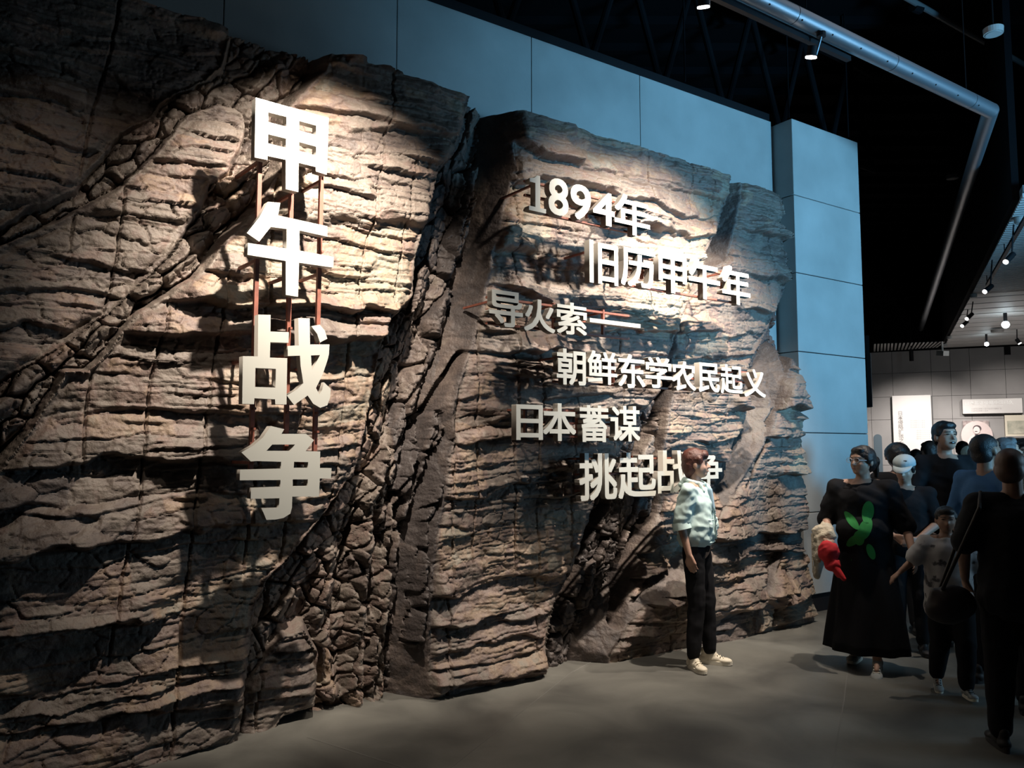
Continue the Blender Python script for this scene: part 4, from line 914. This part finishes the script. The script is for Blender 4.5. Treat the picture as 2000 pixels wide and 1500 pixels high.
# rolled cuffs, collar, hem band, placket and pocket
for s in (1, -1):
    e_, w_ = J1['el'][s], J1['wr'][s]; c_ = e_.lerp(w_, .10); d_ = (w_-e_).normalized(); bm = bmesh.new(); tube(bm, c_-d_*.03, c_+d_*.028, .070, 20, .074, caps=False); tube(bm, c_-d_*.03, c_+d_*.028, .060, 20, .058, caps=False); simple('rolled_cuff', bm, M_mint, r1)
bm = bmesh.new()
for a in range(24):
    pass
bm.free()
P = [('c', (.075*math.cos(t_), -.012+.075*math.sin(t_), 1.445-.02*math.sin(t_)), (.075*math.cos(t_+.4), -.012+.075*math.sin(t_+.4), 1.445-.02*math.sin(t_+.4)), .019, .019) for t_ in [1.9+k*.4 for k in range(14)]]
P += [('c', (.06, .055, 1.43), (.075, .09, 1.375), .018, .012), ('c', (-.06, .055, 1.43), (-.075, .09, 1.375), .018, .012), ('e', (0, -.10, 1.42), (.085, .035, .035))]
blob('hood_collar', P, M_mint, r1, .007, 2, wr=.004, ws=20)
P = [('e', (.0, .01, .972), (.175, .135, .022))]; blob('hem_band', P, M_mint, r1, .009, 2, wr=.003, ws=20)
M_inner = mat('pale_blue_top', (.30, .42, .50), .8); P = [('c', (0, .115, 1.38), (0, .150, 1.20), .022, .012)]; blob('inner_top', P, M_inner, r1, .007, 2)
M_zip = mat('placket_grey', (.24, .33, .32), .6); P = [('c', (.012, .152, 1.24), (.014, .165, 1.0), .007, .007)]; blob('placket', P, M_zip, r1, .005, 1)
for k in range(6):
    bm = bmesh.new(); ell_bm(bm, (.016, .160+.003*k, 1.22-.038*k), (.006, .004, .006)); simple('snap_button', bm, M_pipe, r1)
for s in (1, -1):
    P = [('e', (.075*s, .135, 1.10), (.042, .022, .05)), ('c', (.04*s, .152, 1.15), (.112*s, .135, 1.15), .008, .008)]; blob('pocket', P, M_mint, r1, .007, 2, wr=.006, ws=30)

# 2 the woman with the green print
r2, H2, J2 = person(gp(1698, 1302), (-.58, -.81), 1.60, 'woman in glasses and black T-shirt with a green print, holding a child by the hand', head_fwd=(-.90, -.42), head_pitch=.0, wide=1.1,
    hair=M_hair, hairstyle='tied', arms={1: dict(e=(.28, .0, 1.13), w=(.24, .19, 1.02), hd=(-.35, .75, -.35), pn=(-.3, 0, -1)), -1: dict(e=(-.29, -.03, 1.10), w=(-.35, .08, .90), hd=(-.25, .25, -.8), pn=(1, 0, 0))},
    legs={-1: dict(k=(-.08, .10, .50), a=(-.10, .20, .10), yaw=.1), 1: dict(k=(.08, -.04, .49), a=(.12, -.14, .085), yaw=-.1)}, top=M_blk, topsleeve=1.0, topfit=1.28, topz=.70, belly=.03,
    shoes=(M_gshoe, M_sole, M_sole), shoe_pitch=(.42, 0), vox=.007, cvox=.012, shoulder=.20, wr=.012)
# skirt: flared, with soft folds
bm = bmesh.new(); prev = None
for i in range(14):
    z = 1.0-i*(.86/13); ring = []
    for j in range(56):
        t_ = 2*PI*j/56; f_ = i/13; r = .15+.12*f_**.8+.018*f_*math.sin(t_*9+.6*math.sin(i*.5))+.01*f_*math.sin(t_*5+1); ring.append(bm.verts.new((r*math.cos(t_)*1.12, r*math.sin(t_)*.95+.03*f_, z)))
    if prev:
        for j in range(56): q = (j+1) % 56; bm.faces.new((prev[j], prev[q], ring[q], ring[j]))
    prev = ring
bmesh.ops.recalc_face_normals(bm, faces=bm.faces); sk = simple('skirt', bm, M_blk, r2); so = sk.modifiers.new('t', 'SOLIDIFY'); so.thickness = .006
M_green = mat('green_print', (.025, .27, .055), .8)
def chest_patch(parent, name, shapes, m, ycast, th=.004):
    """flat printed shapes laid on the front of the shirt: cast back on to it"""
    sh_ = [o for o in parent.children if o.name.startswith('shirt') or o.name.startswith('jacket')][0]
    from mathutils.bvhtree import BVHTree
    b = bmesh.new(); b.from_mesh(sh_.data); T = BVHTree.FromBMesh(b); b.free(); bm = bmesh.new()
    for (cx, cz, rx, rz, ang) in shapes:
        rings = []
        for fr in (0, .35, .7, 1.0):
            ring = []
            for k in range(18 if fr else 1):
                t_ = 2*PI*k/18; x = fr*rx*math.cos(t_); z = fr*rz*math.sin(t_); X_ = cx+x*math.cos(ang)-z*math.sin(ang); Z_ = cz+x*math.sin(ang)+z*math.cos(ang)
                h_ = T.ray_cast(Vector((X_, ycast, Z_)), Vector((0, -1, 0))); y = h_[0].y if h_[0] else .12
                ring.append(bm.verts.new((X_, y+th, Z_)))
            rings.append(ring)
        for k in range(18): bm.faces.new((rings[0][0], rings[1][k], rings[1][(k+1) % 18]))
        for A_, B_ in zip(rings[1:-1], rings[2:]):
            for k in range(18): bm.faces.new((A_[k], B_[k], B_[(k+1) % 18], A_[(k+1) % 18]))
    return simple(name, bm, m, parent)
chest_patch(r2, 'green_print', [(-.06, 1.20, .042, .082, .15), (-.045, 1.07, .045, .085, .35), (.055, 1.13, .030, .085, -.75), (.04, .98, .030, .080, .9), (-.075, .90, .028, .06, -.3), (.03, .86, .025, .075, .45), (0, 1.0, .04, .06, .2)], M_green, .6)
# glasses
M_glass_rim = mat('pale_rim', (.6, .6, .62), .3, metal=.6)
gl = []
for s in (-1, 1):
    for k in range(12):
        a = 2*PI*k/12; b = 2*PI*(k+1)/12; f_ = lambda t_: H2@Vector((.036*s+.026*math.cos(t_), .098, .006+.019*math.sin(t_))); gl.append((f_(a), f_(b)))
    gl.append((H2@Vector((.062*s, .096, .008)), H2@Vector((.088*s, -.01, .004))))
gl.append((H2@Vector((-.010, .099, .010)), H2@Vector((.010, .099, .010))))
bm = bmesh.new()
for a, b in gl: cap_bm(bm, a, b, .0016, .0016, 6)
simple('glasses', bm, M_glass_rim, r2)
def rel(root, x, y, z): # local point of a person -> world
    return Matrix.LocRotScale(root.location, root.rotation_euler, root.scale) @ Vector((x, y, z))
M_knit = mat('cream_knit', (.50, .43, .33), .9, bump=.8, bscale=70); M_red = mat('red_cap_cloth', (.50, .012, .02), .8)
kn_ = empty('cardigan', rel(r2, .27, .12, .8)); kn_.rotation_euler = r2.rotation_euler; kn_.scale = (-1, 1, 1); tag(kn_, 'cream knitted cardigan hanging over the arm of the woman with the green print', 'cardigan')
P = [('c', (0, -.02, .235), (.06, .10, .20), .055, .05), ('c', (-.03, .0, .22), (-.05, .02, -.05), .055, .035), ('c', (-.03, .06, .22), (-.045, .07, -.10), .045, .03), ('c', (.02, .10, .19), (-.02, .12, .02), .045, .025), ('c', (-.06, -.04, .20), (-.065, -.03, -.02), .04, .03)]
blob('knit_body', P, M_knit, kn_, .009, 3, wr=.012, ws=16)
for k in range(7):
    bm = bmesh.new(); cap_bm(bm, (-.075+.012*k, .075-.008*k, .20), (-.068+.010*k, .098-.008*k, -.08+.012*k), .0045, .0045, 6); simple('rib', bm, M_knit, kn_)
cp = empty('red_cap', rel(r2, .20, .27, .90)); cp.rotation_euler = r2.rotation_euler; cp.scale = (-1, 1, 1); tag(cp, 'red cap dangling from the hand below the cream cardigan', 'cap')
P = [('e', (-.01, 0, -.01), (.075, .06, .085)), ('e', (.02, .01, -.10), (.055, .045, .05))]; blob('crown', P, M_red, cp, .009, 3, wr=.010, ws=18)
P = [('c', (.03, .02, -.10), (.10, .03, -.19), .030, .018), ('c', (.0, .01, -.08), (.06, .02, -.17), .028, .018)]; blob('visor', P, M_red, cp, .008, 2)

# 3 the child between them
r3, H3, J3 = person(gp(1862, 1358), (-.25, -.97), 1.20, 'child in a white printed T-shirt and black trousers, held by the hand', head_fwd=(-.35, -.93), skin=M_skin2,
    arms={1: dict(e=(.30, .02, 1.20), w=(.42, .06, 1.10), pn=(0, 0, -1)), -1: dict(e=(-.25, .0, 1.12), w=(-.26, .08, .92))}, legs={-1: dict(k=(-.09, .12, .50), a=(-.09, .10, .10)), 1: dict(k=(.09, .0, .49), a=(.09, -.16, .12))},
    top=M_kid, topsleeve=.8, topfit=1.32, topz=.72, bottom=M_blk, bottomfit=1.25, shoes=(M_gshoe, M_sole, M_blk2), shoe_pitch=(-.05, .3), vox=.009, cvox=.014, wide=1.12, wr=.010)
# 4 the close-cropped man seen from behind
r4, H4, J4 = person(gp(2003, 1466), (.30, .95), 1.585, 'close-cropped man in a dark T-shirt seen from behind, nearest the camera at the right edge', head_fwd=(.62, .78), skin=M_skin2, hair=mat('cropped_scalp', (.10, .055, .038), .5), hairstyle='thin',
    arms={-1: dict(e=(-.27, -.02, 1.12), w=(-.24, .12, .93)), 1: dict(e=(.27, -.06, 1.12), w=(.16, -.15, .95), hd=(-.5, -.1, -.4), pn=(0, -1, 0))}, legs={-1: dict(k=(-.10, .02, .49), a=(-.12, .0, .085)), 1: dict(k=(.11, .06, .49), a=(.14, -.08, .085))},
    top=M_blk2, topsleeve=.85, topfit=1.22, topz=.76, bottom=M_blk, bottomfit=1.15, shoes=(M_bshoe, M_bshoe), vox=.008, cvox=.012, shoulder=.195, belly=.02)
bg_ = empty('shoulder_bag', rel(r4, -.34, -.02, .80)); bg_.rotation_euler = r4.rotation_euler; tag(bg_, 'dark brown shoulder bag hanging at the left side of the close-cropped man', 'bag')
M_bag = mat('bag_nylon', (.018, .012, .012), .6)
blob('bag_body', [('e', (.0, 0, .0), (.115, .06, .10)), ('e', (-.03, 0, -.04), (.11, .06, .075)), ('c', (-.10, 0, -.03), (-.08, 0, .05), .035, .03)], M_bag, bg_, .010, 3, wr=.006)
bm = bmesh.new()
for a, b in (((-.05, .03, .08), (.13, .10, .52)), ((-.05, -.03, .08), (.13, -.09, .52)), ((.13, .10, .52), (.16, .0, .60)), ((.13, -.09, .52), (.16, .0, .60))): cap_bm(bm, a, b, .010, .010, 8)
simple('strap', bm, M_bag, bg_)
bt = empty('water_bottle', rel(r4, .10, -.20, .885)); bt.rotation_euler = r4.rotation_euler; tag(bt, 'clear water bottle held behind the back of the close-cropped man', 'bottle')
M_plast = mat('clear_plastic', (.55, .68, .75), .12); M_plast.node_tree.nodes['Principled BSDF'].inputs['Transmission Weight'].default_value = .7
bm = bmesh.new(); ax_ = Vector((.98, 0, .12)); o_ = Vector((-.10, 0, 0))
for a, b, ra, rb in ((0, .015, .024, .031), (.015, .07, .031, .029), (.07, .12, .029, .031), (.12, .16, .031, .014)): tube(bm, o_+ax_*a, o_+ax_*b, ra, 18, rb)
simple('bottle_body', bm, M_plast, bt); bm = bmesh.new(); tube(bm, o_+ax_*.16, o_+ax_*.185, .015, 14); simple('bottle_cap', bm, M_white, bt)

# 5 the tall man in black
r5, H5, J5 = person(gz(1843, 6.7), (.05, -1), 1.807, 'tall short-haired man in a black T-shirt facing the camera with his mouth open', head_fwd=(.12, -.99), head_pitch=.10, mouth_open=.006,
    arms={1: dict(e=(.27, -.02, 1.12), w=(.26, .12, .92)), -1: dict(e=(-.27, -.02, 1.12), w=(-.26, .10, .92))}, top=M_blk, topsleeve=.80, topfit=1.16, topz=.84, bottom=M_blk2, shoes=(M_bshoe, M_bshoe), vox=.008, shoulder=.20, curls=(.5, .5))
# 6 the person in the pale cap
r6, H6, J6 = person(gz(1762, 6.35), (-.35, -.94), 1.52, 'person in a pale cap and black polo shirt, behind the woman with the green print', head_fwd=(-.62, -.78), head_pitch=-.25,
    arms={1: dict(e=(.27, .02, 1.14), w=(.12, .22, 1.02), pn=(-.5, -.8, 0), hd=(-.7, .5, -.2)), -1: dict(e=(-.24, .02, 1.12), w=(-.06, .22, 1.0), pn=(.5, -.8, 0), hd=(.7, .5, -.2))},
    top=M_blk, topsleeve=.85, topfit=1.08, topz=.84, bottom=M_blk2, hairstyle='tied', shoes=(M_bshoe, M_bshoe), vox=.008)
M_cap = mat('pale_cap_cloth', (.36, .42, .44), .8)
cpp = empty('baseball_cap', rel(r6, 0, 0, 1.6)); cpp.rotation_euler = r6.rotation_euler; cpp.scale = r6.scale; tag(cpp, 'pale grey baseball cap worn by the person looking down', 'cap')
T0 = Matrix.Translation((0, 0, -1.6)) @ H6
blob('cap_crown', xf([('e', (0, -.016, .062), (.094, .106, .072)), ('e', (0, -.02, .042), (.095, .107, .03))], T0), M_cap, cpp, .008, 2)
bm = bmesh.new(); A = []; B_ = []
for k in range(15):
    t_ = PI*k/14; x = .078*math.cos(t_); y = .055+.105*math.sin(t_); A.append(T0@Vector((x, y, .045-.35*x*x*10*.1-.03*math.sin(t_)))); B_.append(T0@Vector((x*.98, .045+.03*math.sin(t_), .05-.03*0)))
va = [bm.verts.new(p) for p in A]; vb = [bm.verts.new(p) for p in B_]
for k in range(14): bm.faces.new((va[k], va[k+1], vb[k+1], vb[k]))
vis = simple('cap_visor', bm, M_cap, cpp); so = vis.modifiers.new('t', 'SOLIDIFY'); so.thickness = .006
# 7 onwards: people further into the hall
person(gz(1922, 5.5), (.85, .35), 1.69, 'man in a blue T-shirt turned right with his face raised, behind the close-cropped man', head_fwd=(.93, .20), head_pitch=.28, skin=M_skin2, hairstyle='thin', top=M_blue, topsleeve=.85, topfit=1.12, topz=.8, bottom=M_blk2, shoes=(M_bshoe, M_bshoe), vox=.009)
person(gz(1962, 6.2), (.9, -.1), 1.665, 'grey-haired person looking right, just beyond the man in blue', head_fwd=(.95, -.1), head_pitch=.3, hair=M_hairg, top=M_blk2, bottom=M_blk2, shoes=(M_bshoe, M_bshoe), vox=.011)
person(gz(1996, 6.9), (-.2, -.95), 1.66, 'person in a black cap and sunglasses at the right edge of the picture', hairstyle='short', top=M_blk, bottom=M_blk2, shoes=(M_bshoe, M_bshoe), vox=.011)
person(gz(2004, 4.9), (.6, .7), 1.50, 'person in a pale blue garment cut off by the right edge of the photo', hair=mat('pale_hat_cloth', (.30, .42, .46), .8), hairstyle='bob', top=mat('pale_blue_cloth', (.25, .38, .44), .8), bottom=M_blk2, shoes=(M_bshoe, M_bshoe), vox=.011)
person(gz(1893, 8.2), (.3, -.9), 1.60, 'person with a pale hood around the face behind the shoulder of the tall man', head_pitch=-.1, hair=mat('pale_hood', (.50, .50, .40), .85), hairstyle='bob', top=mat('sage_cloth', (.30, .34, .30), .85), topsleeve=1.8, bottom=M_blk2, shoes=(M_bshoe, M_bshoe), vox=.011)
person(gz(1909, 7.4), (.9, .1), 1.62, 'brown-haired person in a white collar standing behind the man in blue', hair=mat('hair_brown', (.06, .03, .02), .5), top=mat('white_cloth', (.6, .6, .6), .8), bottom=M_blk2, shoes=(M_bshoe, M_bshoe), vox=.011)
person(gz(1750, 7.0), (.2, .95), 1.63, 'black-haired person facing away behind the pale cap', hairstyle='tied', top=M_blk2, bottom=M_blk2, shoes=(M_bshoe, M_bshoe), vox=.011, wide=1.25)
person(gz(1813, 8.6), (.0, .99), 1.66, 'dark-haired person facing away just left of the tall man', hair=mat('hair_dark_brown', (.03, .018, .014), .5), top=M_blk2, bottom=M_blk2, shoes=(M_bshoe, M_bshoe), vox=.011)
person(gz(1786, 11.0), (.1, .99), 1.57, 'distant dark-haired person seen between the pale cap and the tall man', top=M_blk2, bottom=M_blk2, shoes=(M_bshoe, M_bshoe), vox=.013)
person(gz(1877, 11.0), (.3, .95), 1.68, 'distant black-haired person in front of the portrait photo', top=M_blk2, bottom=M_blk2, shoes=(M_bshoe, M_bshoe), vox=.013)
